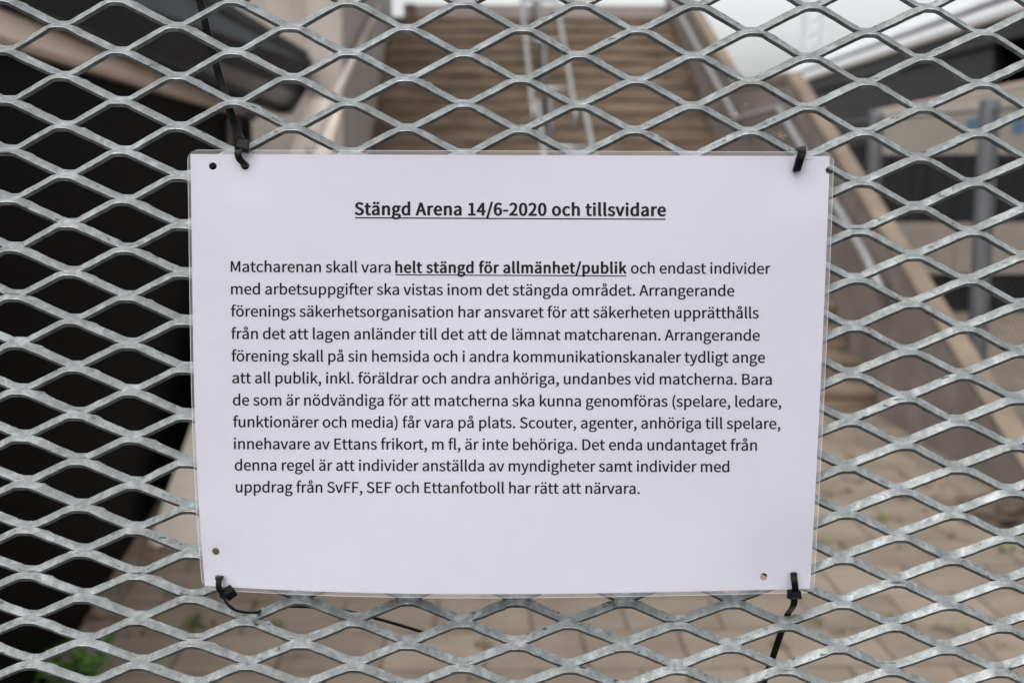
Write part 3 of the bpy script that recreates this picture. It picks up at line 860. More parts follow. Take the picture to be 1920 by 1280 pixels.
GLYPH_DATA = """
(	473	335 -275 -129 209 26 12 413 -239 -26 -12 -120 198 235 436 0 -239 0 236 413 1109 -120 -200 -26 12 335 1146 26 -12 -129 -210 129 436 0 274 0 -276
)	473	139 -275 -27 12 129 209 345 436 0 -276 0 274 139 1146 129 -210 -27 -12 59 1109 26 12 120 -200 239 436 0 236 0 -239 59 -239 120 198 26 -12
,	389	105 -266 -10 25 126 53 310 27 0 -135 0 93 202 176 67 0 -52 0 105 87 0 56 0 -56 199 -3 -51 0 5 1 214 -1 -5 -1 -1 -84 74 -190 87 37 11 -26
-	486	64 343 0 33 120 0 423 343 -120 0 0 33 423 441 0 -33 -120 0 64 441 120 0 0 -33
.	389	195 -18 -52 0 50 0 287 78 0 -57 0 59 195 176 50 0 -52 0 102 78 0 59 0 -57
/	549	15 -251 140 455 32 0 109 -251 -31 0 140 455 528 1112 -140 -454 -31 0 436 1112 30 0 -140 -454
0	777	389 -18 -196 0 195 0 709 517 0 -359 0 356 389 1045 195 0 -196 0 70 517 0 356 0 -359;389 85 117 0 -116 0 193 517 0 -301 0 300 389 944 -116 0 117 0 585 517 0 300 0 -301
1	777	123 0 0 35 188 0 686 0 -187 0 0 35 686 106 0 -35 -68 0 480 106 69 0 0 307 480 1027 0 -307 -32 0 382 1027 33 0 -56 -33 169 954 92 17 0 -27 169 873 0 27 62 0 353 873 -61 0 0 -256 353 106 0 256 -77 0 123 106 77 0 0 -35
2	777	62 0 0 25 215 0 707 0 -215 0 0 37 707 111 0 -37 -94 0 423 111 95 0 -52 0 255 101 53 4 241 228 658 744 0 -206 0 182 359 1045 183 0 -131 0 56 895 83 91 25 -24 130 822 -24 24 58 69 343 941 -84 0 128 0 532 738 0 118 0 -176 62 76 322 281 0 -26
4	777	476 0 0 94 40 0 597 0 -41 0 0 94 597 283 0 -94 45 0 734 283 -46 0 0 34 734 385 0 -34 -46 0 597 385 45 0 0 214 597 1027 0 -214 -48 0 455 1027 47 0 -142 -220 28 367 142 220 0 -28 28 283 0 28 149 0 476 283 -149 0 0 -94;476 385 0 105 -105 0 161 385 105 0 78 117 395 735 -78 -116 29 51 478 887 -26 -49 1 0 483 887 -2 0 -3 -52 476 700 0 51 0 -105
6	777	422 -18 -197 0 159 0 717 315 0 -199 0 216 431 637 174 0 -79 0 199 514 63 77 5 318 464 940 -143 0 61 0 626 861 -39 48 24 26 699 940 -24 -26 -58 61 458 1045 106 0 -199 0 78 490 0 402 0 -339;202 412 14 -213 67 95 410 542 -63 0 125 0 595 315 0 139 0 -140 422 83 98 0 -129 0
A	852	6 0 115 342 43 0 136 0 -44 0 33 105 235 314 -33 -105 125 0 611 314 -125 0 32 -105 709 0 -33 105 45 0 846 0 -46 0 -116 342 497 1027 116 -343 -48 0 353 1027 48 0 -116 -343;268 416 103 0 16 53 318 574 -17 -53 36 116 420 922 -32 -121 2 0 426 922 -2 0 33 -119 529 574 -37 116 17 -53 578 416 -16 53 -103 0
B	920	141 0 0 342 109 0 468 0 -109 0 229 0 857 301 0 -202 0 140 648 546 122 -24 0 3 648 553 0 -2 97 31 798 776 0 -102 0 181 445 1027 208 0 -101 0 141 1027 102 0 0 -343;270 591 51 0 0 111 270 924 0 -111 53 0 429 924 -53 0 161 0 671 759 0 121 0 -105 423 591 176 0 -51 0;270 104 60 0 0 128 270 490 0 -129 60 0 450 490 -60 0 180 0 730 305 0 128 0 -138 450 104 176 0 -60 0
D	964	141 0 0 342 88 0 403 0 -87 0 310 0 881 517 0 -325 0 328 398 1027 315 0 -86 0 141 1027 86 0 0 -343;270 106 39 0 0 272 270 922 0 -272 39 0 387 922 -39 0 242 0 748 517 0 260 0 -259 387 106 242 0 -39 0
E	825	141 0 0 342 203 0 748 0 -202 0 0 37 748 111 0 -37 -159 0 270 111 160 0 0 124 270 485 0 -125 130 0 660 485 -130 0 0 36 660 595 0 -37 -130 0 270 595 130 0 0 108 270 917 0 -107 154 0 732 917 -154 0 0 37 732 1027 0 -37 -197 0 141 1027 197 0 0 -343
F	773	141 0 0 342 43 0 270 0 -43 0 0 154 270 461 0 -154 131 0 662 461 -130 0 0 36 662 570 0 -36 -130 0 270 570 131 0 0 116 270 917 0 -115 154 0 732 917 -154 0 0 37 732 1027 0 -37 -197 0 141 1027 197 0 0 -343
M	1137	141 0 0 342 39 0 258 0 -39 0 0 190 258 569 0 -190 0 88 241 871 8 -89 2 0 246 871 -1 0 28 -78 329 637 -27 78 65 -178 524 104 -65 178 29 0 611 104 -29 0 64 178 804 637 -65 -178 27 78 887 871 -28 -78 1 0 892 871 -2 0 -7 -89 875 569 0 88 0 -190 875 0 0 190 40 0 996 0 -40 0 0 342 996 1027 0 -343 -52 0 840 1027 52 0 -65 -183 644 478 66 183 -24 -70 573 263 26 72 -2 0 567 263 2 0 -25 72 493 478 27 -70 -65 183 297 1027 65 -183 -52 0 141 1027 52 0 0 -343
S	835	426 -18 -146 0 214 0 775 273 0 -162 0 153 563 548 119 -52 -49 21 417 611 49 -21 -79 33 246 783 0 -101 0 91 438 931 -116 0 96 0 672 836 -63 59 23 28 739 919 -22 -28 -71 74 438 1045 122 0 -186 0 115 773 0 158 0 -150 324 510 -96 40 49 -22 471 445 -49 22 98 -43 643 262 0 106 0 -100 427 95 136 0 -106 0 144 223 73 -77 -25 -30 67 133 26 30 88 -92
a	789	304 -18 -128 0 94 0 556 91 -73 -60 1 0 560 91 -1 0 4 -30 571 0 -3 30 35 0 676 0 -35 0 0 156 676 468 0 -156 0 189 413 780 186 0 -123 0 115 681 68 44 16 -30 164 592 -16 30 60 41 392 674 -88 0 125 0 549 482 0 98 -324 -37 83 197 0 166 0 -137;340 85 73 0 -75 0 206 206 0 -87 0 98 549 396 -256 -29 0 -70 549 185 0 70 -74 -66
b	866	464 -18 -70 0 173 0 794 392 0 -260 0 235 492 780 196 0 -86 0 252 674 70 58 2 45 258 810 -2 -46 0 101 258 1115 0 -102 -43 0 129 1115 43 0 0 -372 129 0 0 372 34 0 231 0 -34 0 4 26 242 78 -3 -26 2 0 248 78 -2 0 66 -60;443 90 126 0 -51 0 258 168 66 -59 0 134 258 569 0 -134 71 67 459 672 -63 0 146 0 661 391 0 169 0 -188
c	714	429 -18 -202 0 91 0 675 77 -69 -59 -19 29 619 164 19 -29 -48 -42 440 88 70 0 -140 0 204 380 0 -176 0 175 444 672 -139 0 59 0 595 606 -43 40 22 28 660 690 -22 -28 -54 48 438 780 100 0 -196 0 73 380 0 253 0 -253
d	868	388 -18 -191 0 91 0 619 90 -59 -59 1 0 623 90 -1 0 4 -30 634 0 -3 30 35 0 739 0 -35 0 0 372 739 1115 0 -372 -42 0 611 1115 43 0 0 -98 611 822 0 98 2 -43 618 692 -3 43 -68 54 403 780 90 0 -173 0 74 380 0 246 0 -254;416 90 70 0 -133 0 206 381 0 -184 0 174 426 672 -122 0 63 0 611 592 -63 58 0 -133 611 193 0 133 -63 -70
e	776	437 -18 -203 0 102 0 686 59 -66 -44 -15 28 641 144 15 -28 -57 -38 451 84 74 0 -144 0 199 350 8 -162 171 0 711 350 -170 0 3 20 717 423 0 -28 0 217 413 780 195 0 -174 0 73 380 0 247 0 -251;197 441 136 0 16 151 416 678 -108 0 119 0 605 441 0 154 -136 0
f	455	46 657 0 32 35 0 150 657 -35 0 0 -219 150 0 0 219 42 0 277 0 -42 0 0 219 277 657 0 -219 54 0 438 657 -53 0 0 34 438 761 0 -35 -53 0 277 761 54 0 0 40 277 881 0 -40 0 98 385 1031 -73 0 27 0 471 1010 -28 14 9 33 499 1109 -10 -33 -35 14 371 1133 48 0 -151 0 150 882 0 154 0 -40 150 761 0 40 -35 -3 46 754 35 2 0 -33
g	790	385 -350 -185 0 235 0 770 -87 0 -141 0 126 506 94 175 0 -50 0 356 94 50 0 -102 0 223 176 0 -47 0 42 272 268 -28 -24 33 -17 384 241 -37 0 157 0 662 506 0 -163 0 65 601 662 36 -35 52 0 756 662 -52 0 0 33 756 761 0 -33 -88 0 492 761 88 0 -27 11 384 780 43 0 -153 0 99 508 0 167 0 -91 199 304 -51 39 0 -2 199 298 0 2 -41 -28 115 157 0 63 0 -60 183 32 -39 24 0 -2 183 25 0 3 -71 -43 71 -147 0 66 0 -130;384 328 88 0 -87 0 223 508 0 -110 0 112 384 686 -88 0 91 0 546 508 0 112 0 -110;403 -262 147 0 -138 0 183 -129 0 -81 0 44 261 0 -55 -39 33 -8 359 -11 -28 0 43 0 490 -11 -44 0 101 0 644 -108 0 72 0 -78
h	850	129 0 0 372 43 0 258 0 -43 0 0 184 258 552 0 -184 75 77 465 668 -78 0 101 0 609 465 0 143 0 -155 609 0 0 155 43 0 737 0 -43 0 0 161 737 482 0 -161 0 193 504 780 160 0 -103 0 252 653 70 70 2 52 258 810 -2 -53 0 101 258 1115 0 -102 -43 0 129 1115 43 0 0 -372
i	385	129 0 0 254 43 0 258 0 -43 0 0 254 258 761 0 -254 -43 0 129 761 43 0 0 -254;193 917 -50 0 51 0 279 1003 0 -52 0 49 193 1085 51 0 -50 0 109 1003 0 49 0 -52
k	773	129 0 0 372 42 0 255 0 -42 0 0 67 255 200 0 -66 48 56 398 367 -48 -56 74 -122 620 0 -74 122 47 0 759 0 -46 0 -96 151 472 454 96 -151 84 102 725 761 -84 -103 -47 0 583 761 47 0 -108 -134 261 360 107 133 -2 0 255 360 2 0 0 252 255 1115 0 -252 -42 0 129 1115 42 0 0 -372
l	398	263 -18 -95 0 35 0 338 -7 -19 -6 -7 33 319 91 6 -33 -14 -3 293 88 7 0 -20 0 258 143 0 -39 0 324 258 1115 0 -324 -43 0 129 1115 43 0 0 -321 129 151 0 321 0 -108
m	1297	129 0 0 254 43 0 258 0 -43 0 0 184 258 552 0 -184 68 78 448 668 -57 0 97 0 590 465 0 143 0 -155 590 0 0 155 42 0 717 0 -42 0 0 184 717 552 0 -184 72 78 909 668 -59 0 97 0 1050 465 0 143 0 -155 1050 0 0 155 43 0 1178 0 -43 0 0 161 1178 482 0 -161 0 193 948 780 156 0 -94 0 696 634 80 86 -31 90 486 780 118 0 -91 0 249 650 68 73 -1 0 246 650 1 0 -4 37 234 761 4 -37 -35 0 129 761 35 0 0 -254
n	854	129 0 0 254 43 0 258 0 -43 0 0 184 258 552 0 -184 75 77 465 668 -78 0 101 0 609 465 0 143 0 -155 609 0 0 155 43 0 737 0 -43 0 0 161 737 482 0 -161 0 193 504 780 160 0 -103 0 249 650 72 73 -1 0 246 650 1 0 -4 37 234 761 4 -37 -35 0 129 761 35 0 0 -254
o	849	424 -18 -186 0 187 0 776 380 0 -253 0 253 424 780 187 0 -186 0 73 380 0 253 0 -253;424 88 132 0 -131 0 204 380 0 -176 0 175 424 672 -131 0 132 0 646 380 0 175 0 -176
p	868	129 -321 0 361 43 0 258 -321 -43 0 0 86 258 -63 0 -86 -2 44 254 70 1 -44 68 -57 464 -18 -69 0 173 0 794 392 0 -260 0 235 492 780 196 0 -89 0 249 672 69 58 -1 0 246 672 1 0 -4 30 234 761 4 -30 -35 0 129 761 35 0 0 -361;443 90 126 0 -51 0 258 168 67 -59 0 134 258 569 0 -134 73 67 459 672 -63 0 146 0 661 391 0 169 0 -188
r	543	129 0 0 254 43 0 258 0 -43 0 0 163 258 489 0 -163 50 129 448 665 -63 0 32 0 522 653 -25 8 8 37 546 763 -8 -37 -24 13 465 780 34 0 -84 0 249 622 54 96 -1 0 246 622 1 0 -4 46 234 761 4 -47 -35 0 129 761 35 0 0 -254
s	655	328 -18 -108 0 179 0 604 207 0 -123 0 145 373 438 110 -41 -86 33 209 570 0 -71 0 60 350 681 -96 0 67 0 522 613 -51 38 21 27 584 693 -21 -26 -57 48 349 780 94 0 -167 0 87 564 0 121 0 -130 308 345 -106 39 84 -31 482 200 0 77 0 -66 332 81 101 0 -91 0 106 172 68 -54 -20 -28 45 87 20 28 71 -60
t	528	367 -18 -161 0 48 0 508 10 -43 -14 -8 32 483 106 9 -32 -25 -11 396 85 28 0 -88 0 279 231 0 -92 0 142 279 657 0 -142 69 0 486 657 -69 0 0 34 486 761 0 -35 -69 0 279 761 69 0 0 71 279 975 0 -72 -36 0 172 975 36 0 -4 -72 158 761 5 71 -40 -3 38 754 40 2 0 -33 38 657 0 32 38 0 151 657 -38 0 0 -141 151 235 0 141 0 -152
u	850	352 -18 -162 0 103 0 602 119 -71 -83 2 0 606 119 -1 0 4 -40 616 0 -3 40 36 0 723 0 -36 0 0 254 723 761 0 -254 -43 0 595 761 43 0 0 -180 595 221 0 180 -73 -89 389 92 79 0 -100 0 246 294 0 -141 0 156 246 761 0 -156 -42 0 118 761 43 0 0 -161 118 279 0 160 0 -195
v	730	293 0 -92 254 50 0 443 0 -50 0 89 254 711 761 -89 -254 -42 0 585 761 42 0 -48 -145 441 328 48 144 -22 -74 371 104 23 72 -2 0 364 104 2 0 -22 72 294 328 24 -74 -48 144 151 761 48 -145 -44 0 18 761 45 0 92 -254
y	730	141 -328 -35 0 152 0 426 -64 -53 -149 95 275 711 761 -95 -275 -41 0 587 761 41 0 -46 -141 450 339 45 140 -20 -69 388 123 20 70 -2 0 381 123 2 0 -27 72 305 339 24 -67 -51 140 151 761 52 -141 -44 0 18 761 45 0 102 -254 324 -1 -102 254 -6 -20 307 -59 5 19 -32 -94 136 -223 85 0 -21 0 77 -210 15 -6 -8 -34 52 -312 8 34 24 -10
ä	789	304 -18 -128 0 94 0 556 91 -73 -60 1 0 560 91 -1 0 4 -30 571 0 -3 30 35 0 676 0 -35 0 0 156 676 468 0 -156 0 189 413 780 186 0 -123 0 115 681 68 44 16 -30 164 592 -16 30 60 41 392 674 -88 0 125 0 549 482 0 98 -324 -37 83 197 0 166 0 -137;340 85 73 0 -75 0 206 206 0 -87 0 98 549 396 -256 -29 0 -70 549 185 0 70 -74 -66;268 920 -45 0 44 0 346 997 0 -43 0 44 268 1074 44 0 -45 0 190 997 0 44 0 -43;569 920 -45 0 44 0 647 997 0 -43 0 44 569 1074 44 0 -45 0 490 997 0 44 0 -43
å	789	304 -18 -128 0 94 0 556 91 -73 -60 1 0 560 91 -1 0 4 -30 571 0 -3 30 35 0 676 0 -35 0 0 156 676 468 0 -156 0 189 413 780 186 0 -123 0 115 681 68 44 16 -30 164 592 -16 30 60 41 392 674 -88 0 125 0 549 482 0 98 -324 -37 83 197 0 166 0 -137;340 85 73 0 -75 0 206 206 0 -87 0 98 549 396 -256 -29 0 -70 549 185 0 70 -74 -66;419 868 -105 0 105 0 588 1021 0 -90 0 90 419 1174 105 0 -105 0 248 1021 0 90 0 -90;419 924 49 0 -51 0 329 1021 0 -59 0 59 419 1118 -51 0 49 0 508 1021 0 59 0 -59
ö	849	424 -18 -186 0 187 0 776 380 0 -253 0 253 424 780 187 0 -186 0 73 380 0 253 0 -253;424 88 132 0 -131 0 204 380 0 -176 0 175 424 672 -131 0 132 0 646 380 0 175 0 -176;275 920 -47 0 43 0 352 997 0 -43 0 44 275 1074 43 0 -47 0 197 997 0 44 0 -43;574 920 -45 0 45 0 651 997 0 -43 0 44 574 1074 45 0 -45 0 497 997 0 44 0 -43
 	314	
"""

# ================================================================== THE MESH GATE
HL, HS = 0.0267203, 0.0114547    # half pitches of the lattice
PHI = R(0.4953)
STR_W, STR_T = 0.0049, 0.00195
A_NODE, A_LEG = R(69), R(56)


def lattice_xz(X, Y):
    """lattice-plane coordinates (x right, y down, metres) to world x, z"""
    c, s = math.cos(PHI), math.sin(PHI)
    return c * X - s * Y - 0.0002, 1.6115 - (s * X + c * Y)


def smooth(a, b, x):
    t = np.clip((x - a) / (b - a), 0, 1)
    return t * t * (3 - 2 * t)


def ribbon_tables():
    x = np.linspace(0, HL, 400)
    sl = smooth(0.0013, 0.0070, x) * (1 - smooth(HL - 0.0058, HL - 0.0012, x))
    f = np.concatenate([[0], np.cumsum((sl[1:] + sl[:-1]) * 0.5 * (x[1] - x[0]))])
    return x, sl / f[-1], f / f[-1], sl


TX, TS, TF, TSL = ribbon_tables()
rng = np.random.default_rng(5)


def build_gate():
    drop = -(HS - STR_W * math.cos(A_NODE))           # crest to trough of one strand's centre line
    V, Fc, Mi = [], [], []
    nv = 0
    for k in range(-42, 142):
        fine = -22 <= k <= 60
        seg = 15 if fine else 7
        imin, imax = (-24, 24)
        # sample positions, packed where the strand bends
        tt = np.linspace(0, 1, seg + 1)[:-1]
        tt = tt if not fine else np.interp(tt, [0, 0.45, 0.60, 1], [0, 0.40, 0.74, 1])
        xs, us, sd = [], [], []
        for i in range(imin, imax):
            crest_left = ((i - k) % 2 == 0)
            if crest_left:
                u = tt * HL; xs.append(i * HL + u); us.append(u); sd.append(np.full(seg, 1.0))
            else:
                u = tt * HL; xs.append(i * HL + u); us.append(HL - u); sd.append(np.full(seg, -1.0))
        xs = np.concatenate(xs); us = np.concatenate(us); sd = np.concatenate(sd)
        sl = np.interp(us, TX, TS) * drop
        f = np.interp(us, TX, TF)
        sl0 = np.interp(us, TX, TSL)
        th = np.arctan(sl) * sd
        al = A_NODE + (A_LEG - A_NODE) * sl0
        n = len(xs)
        # hand of the tool: every strand a little different
        wob = np.interp(np.arange(n), np.linspace(0, n, n // 7 + 2), rng.normal(0, 0.00016, n // 7 + 2))
        wid = STR_W * 0.5 * (1 + np.interp(np.arange(n), np.linspace(0, n, n // 5 + 2), rng.normal(0, 0.035, n // 5 + 2)))
        z0 = -k * HS - STR_W * 0.5 * math.cos(A_NODE) + drop * f
        y0 = STR_W * 0.5 * math.sin(A_NODE) * (2 * f - 1)
        cth, sth = np.cos(th), np.sin(th)
        ca, sa = np.cos(al), np.sin(al)
        A = np.stack([-sth * ca, sa, cth * ca], 1)
        N = np.stack([-sth * sa, -ca, cth * sa], 1)
        node = smooth(0.0, 0.5, sl0)
        cen = np.stack([xs, y0, z0 + wob * node], 1)
        # burrs on the upper edge, right of each crest
        amp = np.interp(np.arange(n), np.arange(0, n + seg, seg), rng.uniform(0, 1, len(np.arange(0, n + seg, seg))))
        burr = np.where(sd > 0, np.exp(-((us - 0.0090) / 0.0019) ** 2), 0) * amp * 0.0013 * rng.uniform(0.3, 1.25, n)
        rough = rng.normal(0, 0.00010, n) * node
        t2 = STR_T * 0.5
        ch = 0.00013
        mate = 1 - smooth(0.0, 0.3, sl0)
        up_m = mate * (us < HL / 2) * ch; dn_m = mate * (us >= HL / 2) * ch
        if fine:
            sec = [(-1, -t2 + ch, 0), (-1, t2 - ch, 0), (-1, t2, ch), (1, t2, -ch), (1, t2 - ch, 0), (1, -t2 + ch, 0), (1, -t2, -ch), (-1, -t2, ch)]
        else:
            sec = [(-1, -t2, 0), (-1, t2, 0), (1, t2, 0), (1, -t2, 0)]
        m = len(sec)
        P = np.zeros((n, m, 3))
        for q, (sa_, b, da) in enumerate(sec):
            if sa_ > 0:
                a = wid + burr + da + rough + up_m
            else:
                a = -wid + da + rough * 0.8 - dn_m
            P[:, q, :] = cen + A * a[:, None] + N * b
        X = P[..., 0] + 0.00354
        Zd = P[..., 2] + 0.10017
        c, s = math.cos(PHI), math.sin(PHI)
        Wx = c * X + s * Zd - 0.0002
        Wz = 1.6115 - (s * X - c * Zd)
        W = np.stack([Wx, P[..., 1] + FENCE_Y, Wz], -1).reshape(-1, 3)
        V.append(W)
        a = np.arange(n - 1)[:, None] * m
        q = np.arange(m)[None, :]
        q2 = (q + 1) % m
        quad = np.stack([a + q, a + m + q, a + m + q2, a + q2], -1).reshape(-1, 4) + nv
        Fc.append(quad)
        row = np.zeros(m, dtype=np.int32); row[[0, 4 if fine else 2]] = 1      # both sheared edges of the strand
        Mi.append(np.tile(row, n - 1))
        nv += n * m
    V = np.concatenate(V); Fc = np.concatenate(Fc)
    me = bpy.data.meshes.new('expanded_mesh')
    me.vertices.add(len(V)); me.vertices.foreach_set('co', V.astype(np.float32).ravel())
    me.loops.add(len(Fc) * 4); me.loops.foreach_set('vertex_index', Fc.astype(np.int32).ravel())
    me.polygons.add(len(Fc))
    me.polygons.foreach_set('loop_start', np.arange(0, len(Fc) * 4, 4, dtype=np.int32))
    me.update(calc_edges=True)
    me.shade_flat()
    return me, np.concatenate(Mi)


gate_me, gate_mi = build_gate()
gate = link('mesh_fence', gate_me, [GALV, SHADE_EDGE])
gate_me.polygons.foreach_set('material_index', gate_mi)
tag(gate, 'galvanised steel expanded mesh fence with diamond openings that the notice hangs on', 'fence')

# ================================================================== THE LAMINATED NOTICE
def pfit(t, v, deg=3):
    return np.polyfit(t, v, deg)


_lv = np.array([289, 400, 600, 800, 900, 1025, 1098.0]); _lu = np.array([357, 358.7, 361.5, 366.3, 370.5, 377.5, 384.5])
_rv = np.array([293, 400, 673, 790, 850, 1000, 1104.0]); _ru = np.array([1556, 1551.8, 1541, 1535.5, 1532.3, 1524, 1519])
_bu = np.array([385, 500, 682, 864, 974, 1120, 1200, 1350, 1470, 1519.0]); _bv = np.array([1097.5, 1103, 1110, 1113.8, 1113.8, 1111.3, 1109.3, 1106.8, 1104.2, 1103.6])
PL = pfit((_lv - 289) / 809.0, _lu); PR = pfit((_rv - 293) / 811.0, _ru)
PB = pfit((_bu - 385) / 1134.0, _bv)
C00, C10, C01, C11 = (np.polyval(PL, 0), 289.0), (np.polyval(PR, 0), 293.0), (np.polyval(PL, 1), np.polyval(PB, 0)), (np.polyval(PR, 1), np.polyval(PB, 1))


def coons(s, t):
    T = (C00[0] + (C10[0] - C00[0]) * s, 289.0 + 4.0 * s)
    B = (C01[0] + (C11[0] - C01[0]) * s, np.polyval(PB, s))
    Lf = (np.polyval(PL, t), C00[1] + (C01[1] - C00[1]) * t)
    Rt = (np.polyval(PR, t), C10[1] + (C11[1] - C10[1]) * t)
    out = []
    for i in (0, 1):
        bil = (1 - s) * (1 - t) * C00[i] + s * (1 - t) * C10[i] + (1 - s) * t * C01[i] + s * t * C11[i]
        out.append((1 - t) * T[i] + t * B[i] + (1 - s) * Lf[i] + s * Rt[i] - bil)
    return out


def inv(u, v):
    s, t = (u - 360) / 1190.0, (v - 290) / 812.0
    for _ in range(6):
        a, b = coons(s, t)
        s += (u - a) / 1170.0
        t += (v - b) / 812.0
    return s, t


def bow(s, t):
    """how far the sheet stands in front of the mesh plane"""
    sc_ = min(max(s, 0.0), 1.0); tc_ = min(max(t, 0.0), 1.0)
    b = 0.0056 + 4 * sc_ * (1 - sc_) * (0.0016 + 0.0080 * tc_ ** 1.4)
    b += 0.0007 * math.sin(sc_ * 9.0 + 1.0) * math.sin(tc_ * 5.0 + 0.5)
    # the ties pull small dents
    for (hs, ht, a, r) in ((0.086, 0.027, -0.0005, 0.05), (0.955, 0.03, -0.0010, 0.06), (0.02, 0.975, -0.0008, 0.05), (0.97, 0.97, -0.0012, 0.07)):
        d2 = (sc_ - hs) ** 2 + ((tc_ - ht) * 0.707) ** 2
        b += a * math.exp(-d2 / (r * r))
    return b


def sheet(s, t, lift):
    u, v = coons(s, t)
    return at_y(u, v, bow(s, t) + lift)


HOLES = [(399, 311.5, 7.3), (459.5, 310.5, 8.0), (1494, 316, 7.5), (1555.5, 319.5, 7.4), (404.5, 1033, 6.9), (409.5, 1084, 7.2), (1432, 1080.5, 7.0), (1489, 1077.5, 6.6)]
MMPX = 297.0 / 1190.0


def flat_solid(x0, x1, y0, y1, nx, ny, h0, h1, rad=0.0, lip=0.0, paper=False):
    """a thin flat box with a grid on both faces, in sheet millimetres"""
    xs = np.linspace(x0, x1, nx + 1); ys = np.linspace(y0, y1, ny + 1)
    if lip:
        for a in (xs, ys):
            a[1] = a[0] + lip; a[-2] = a[-1] - lip
            a[2] = min(a[0] + 0.9, 0.0); a[-3] = a[-1] - 0.9
            a[3] = 0.2; a[-4] = (297.0 if a is xs else 210.0) - 0.2
            a[4] = a[0] + 3.8; a[-5] = a[-1] - 3.8
            a[5] = a[0] + 5.0; a[-6] = a[-1] - 5.0
    vs, fs = [], []
    for h in (h0, h1):
        for y in ys:
            for x in xs:
                xx, yy = x, y
                if rad:
                    cxn = x0 + rad if x < x0 + rad else (x1 - rad if x > x1 - rad else None)
                    cyn = y0 + rad if y < y0 + rad else (y1 - rad if y > y1 - rad else None)
                    if cxn is not None and cyn is not None:
                        a, b = (x - cxn) / rad, (y - cyn) / rad
                        xx = cxn + rad * a * math.sqrt(max(1 - b * b / 2, 0)); yy = cyn + rad * b * math.sqrt(max(1 - a * a / 2, 0))
                vs.append((xx, yy, h))
    n1 = nx + 1; off = n1 * (ny + 1)
    for j in range(ny):
        for i in range(nx):
            a = j * n1 + i
            fs.append((a, a + n1, a + n1 + 1, a + 1))
            fs.append((off + a, off + a + 1, off + a + n1 + 1, off + a + n1))
    for i in range(nx):
        fs.append((i, i + 1, off + i + 1, off + i))
        a = ny * n1 + i
        fs.append((a + 1, a, off + a, off + a + 1))
    for j in range(ny):
        a = j * n1
        fs.append((a + n1, a, off + a, off + a + n1))
        a = j * n1 + nx
        fs.append((a, a + n1, off + a + n1, off + a))
    me = bpy.data.meshes.new('flat')
    me.from_pydata(vs, [], fs)
    # punch the holes
    cm = bmesh.new()
    for u, v, r in HOLES:
        s, t = inv(u, v)
        res = bmesh.ops.create_cone(cm, cap_ends=True, segments=28, radius1=r * MMPX, radius2=r * MMPX, depth=6.0)
        bmesh.ops.translate(cm, verts=res['verts'], vec=(s * 297, t * 210, 0.0))
    cme = bpy.data.meshes.new('punch')
    cm.to_mesh(cme); cm.free()
    o = bpy.data.objects.new('flat', me); c = bpy.data.objects.new('punch', cme)
    col.objects.link(o); col.objects.link(c)
    md = o.modifiers.new('b', 'BOOLEAN'); md.operation = 'DIFFERENCE'; md.object = c; md.solver = 'EXACT'
    bpy.context.view_layer.update()
    out = bpy.data.meshes.new_from_object(o.evaluated_get(bpy.context.evaluated_depsgraph_get()))
    bpy.data.objects.remove(o); bpy.data.objects.remove(c)
    return out


def bend(me, mats, parent, name, rim=None, lifts=1.0):
    if rim is not None:
        for p in me.polygons:
            c_ = p.center
            edge = c_.x < -1.0 or c_.x > 298.6 or c_.y < -1.7 or c_.y > 211.5
            p.material_index = 1 if edge else (2 if c_.x < 0.3 or c_.x > 296.7 or c_.y < 0.3 or c_.y > 209.7 else 0)
    idx = [p.material_index for p in me.polygons]
    wall = [abs(p.normal.z) < 0.5 for p in me.polygons]
    for vtx in me.vertices:
        x, y, h = vtx.co
        p = sheet(x / 297.0, y / 210.0, h / 1000.0)
        vtx.co = p - NB
    me.materials.clear()
    o = link(name, me, mats, parent)
    me.polygons.foreach_set('material_index', idx if rim is not None else [0] * len(idx))
    bm_ = bmesh.new(); bm_.from_mesh(me); bmesh.ops.recalc_face_normals(bm_, faces=bm_.faces); bm_.to_mesh(me); bm_.free()
    me.polygons.foreach_set('use_smooth', [not q for q in wall])
    side = {}
    for p, q in zip(me.polygons, wall):
        for k in p.edge_keys:
            side.setdefault(k, set()).add(q)
    me.edges.foreach_set('use_edge_sharp', [len(side.get(tuple(sorted(e.vertices)), ())) > 1 for e in me.edges])
    me.name = name
    return o


NB = sheet(0.5, 1.0, 0.0)
notice = thing('laminated_notice', 'white laminated A4 notice in Swedish about a closed arena, tied to the mesh', 'notice', tuple(NB))
paper = bend(flat_solid(0, 297, 0, 210, 90, 63, -0.12, 0.0), [PAPER], notice, 'paper_sheet')
film = bend(flat_solid(-1.4, 299.0, -2.1, 211.9, 100, 70, -0.24, 0.22, rad=5.0, lip=0.2, paper=True), [FILM, RIM, FILMEDGE], notice, 'laminate_film', rim=True)

# ------------------------------------------------------------------ the printed words: letter outlines as Bezier points
GLYPHS = {}
for ln in GLYPH_DATA.strip("\n").split("\n"):
    ch, adv, sp = ln.split("\t")
    GLYPHS[ch] = (int(adv), [[tuple(map(int, q)) for q in zip(*[iter(s.split())] * 6)] for s in sp.split(";") if s])


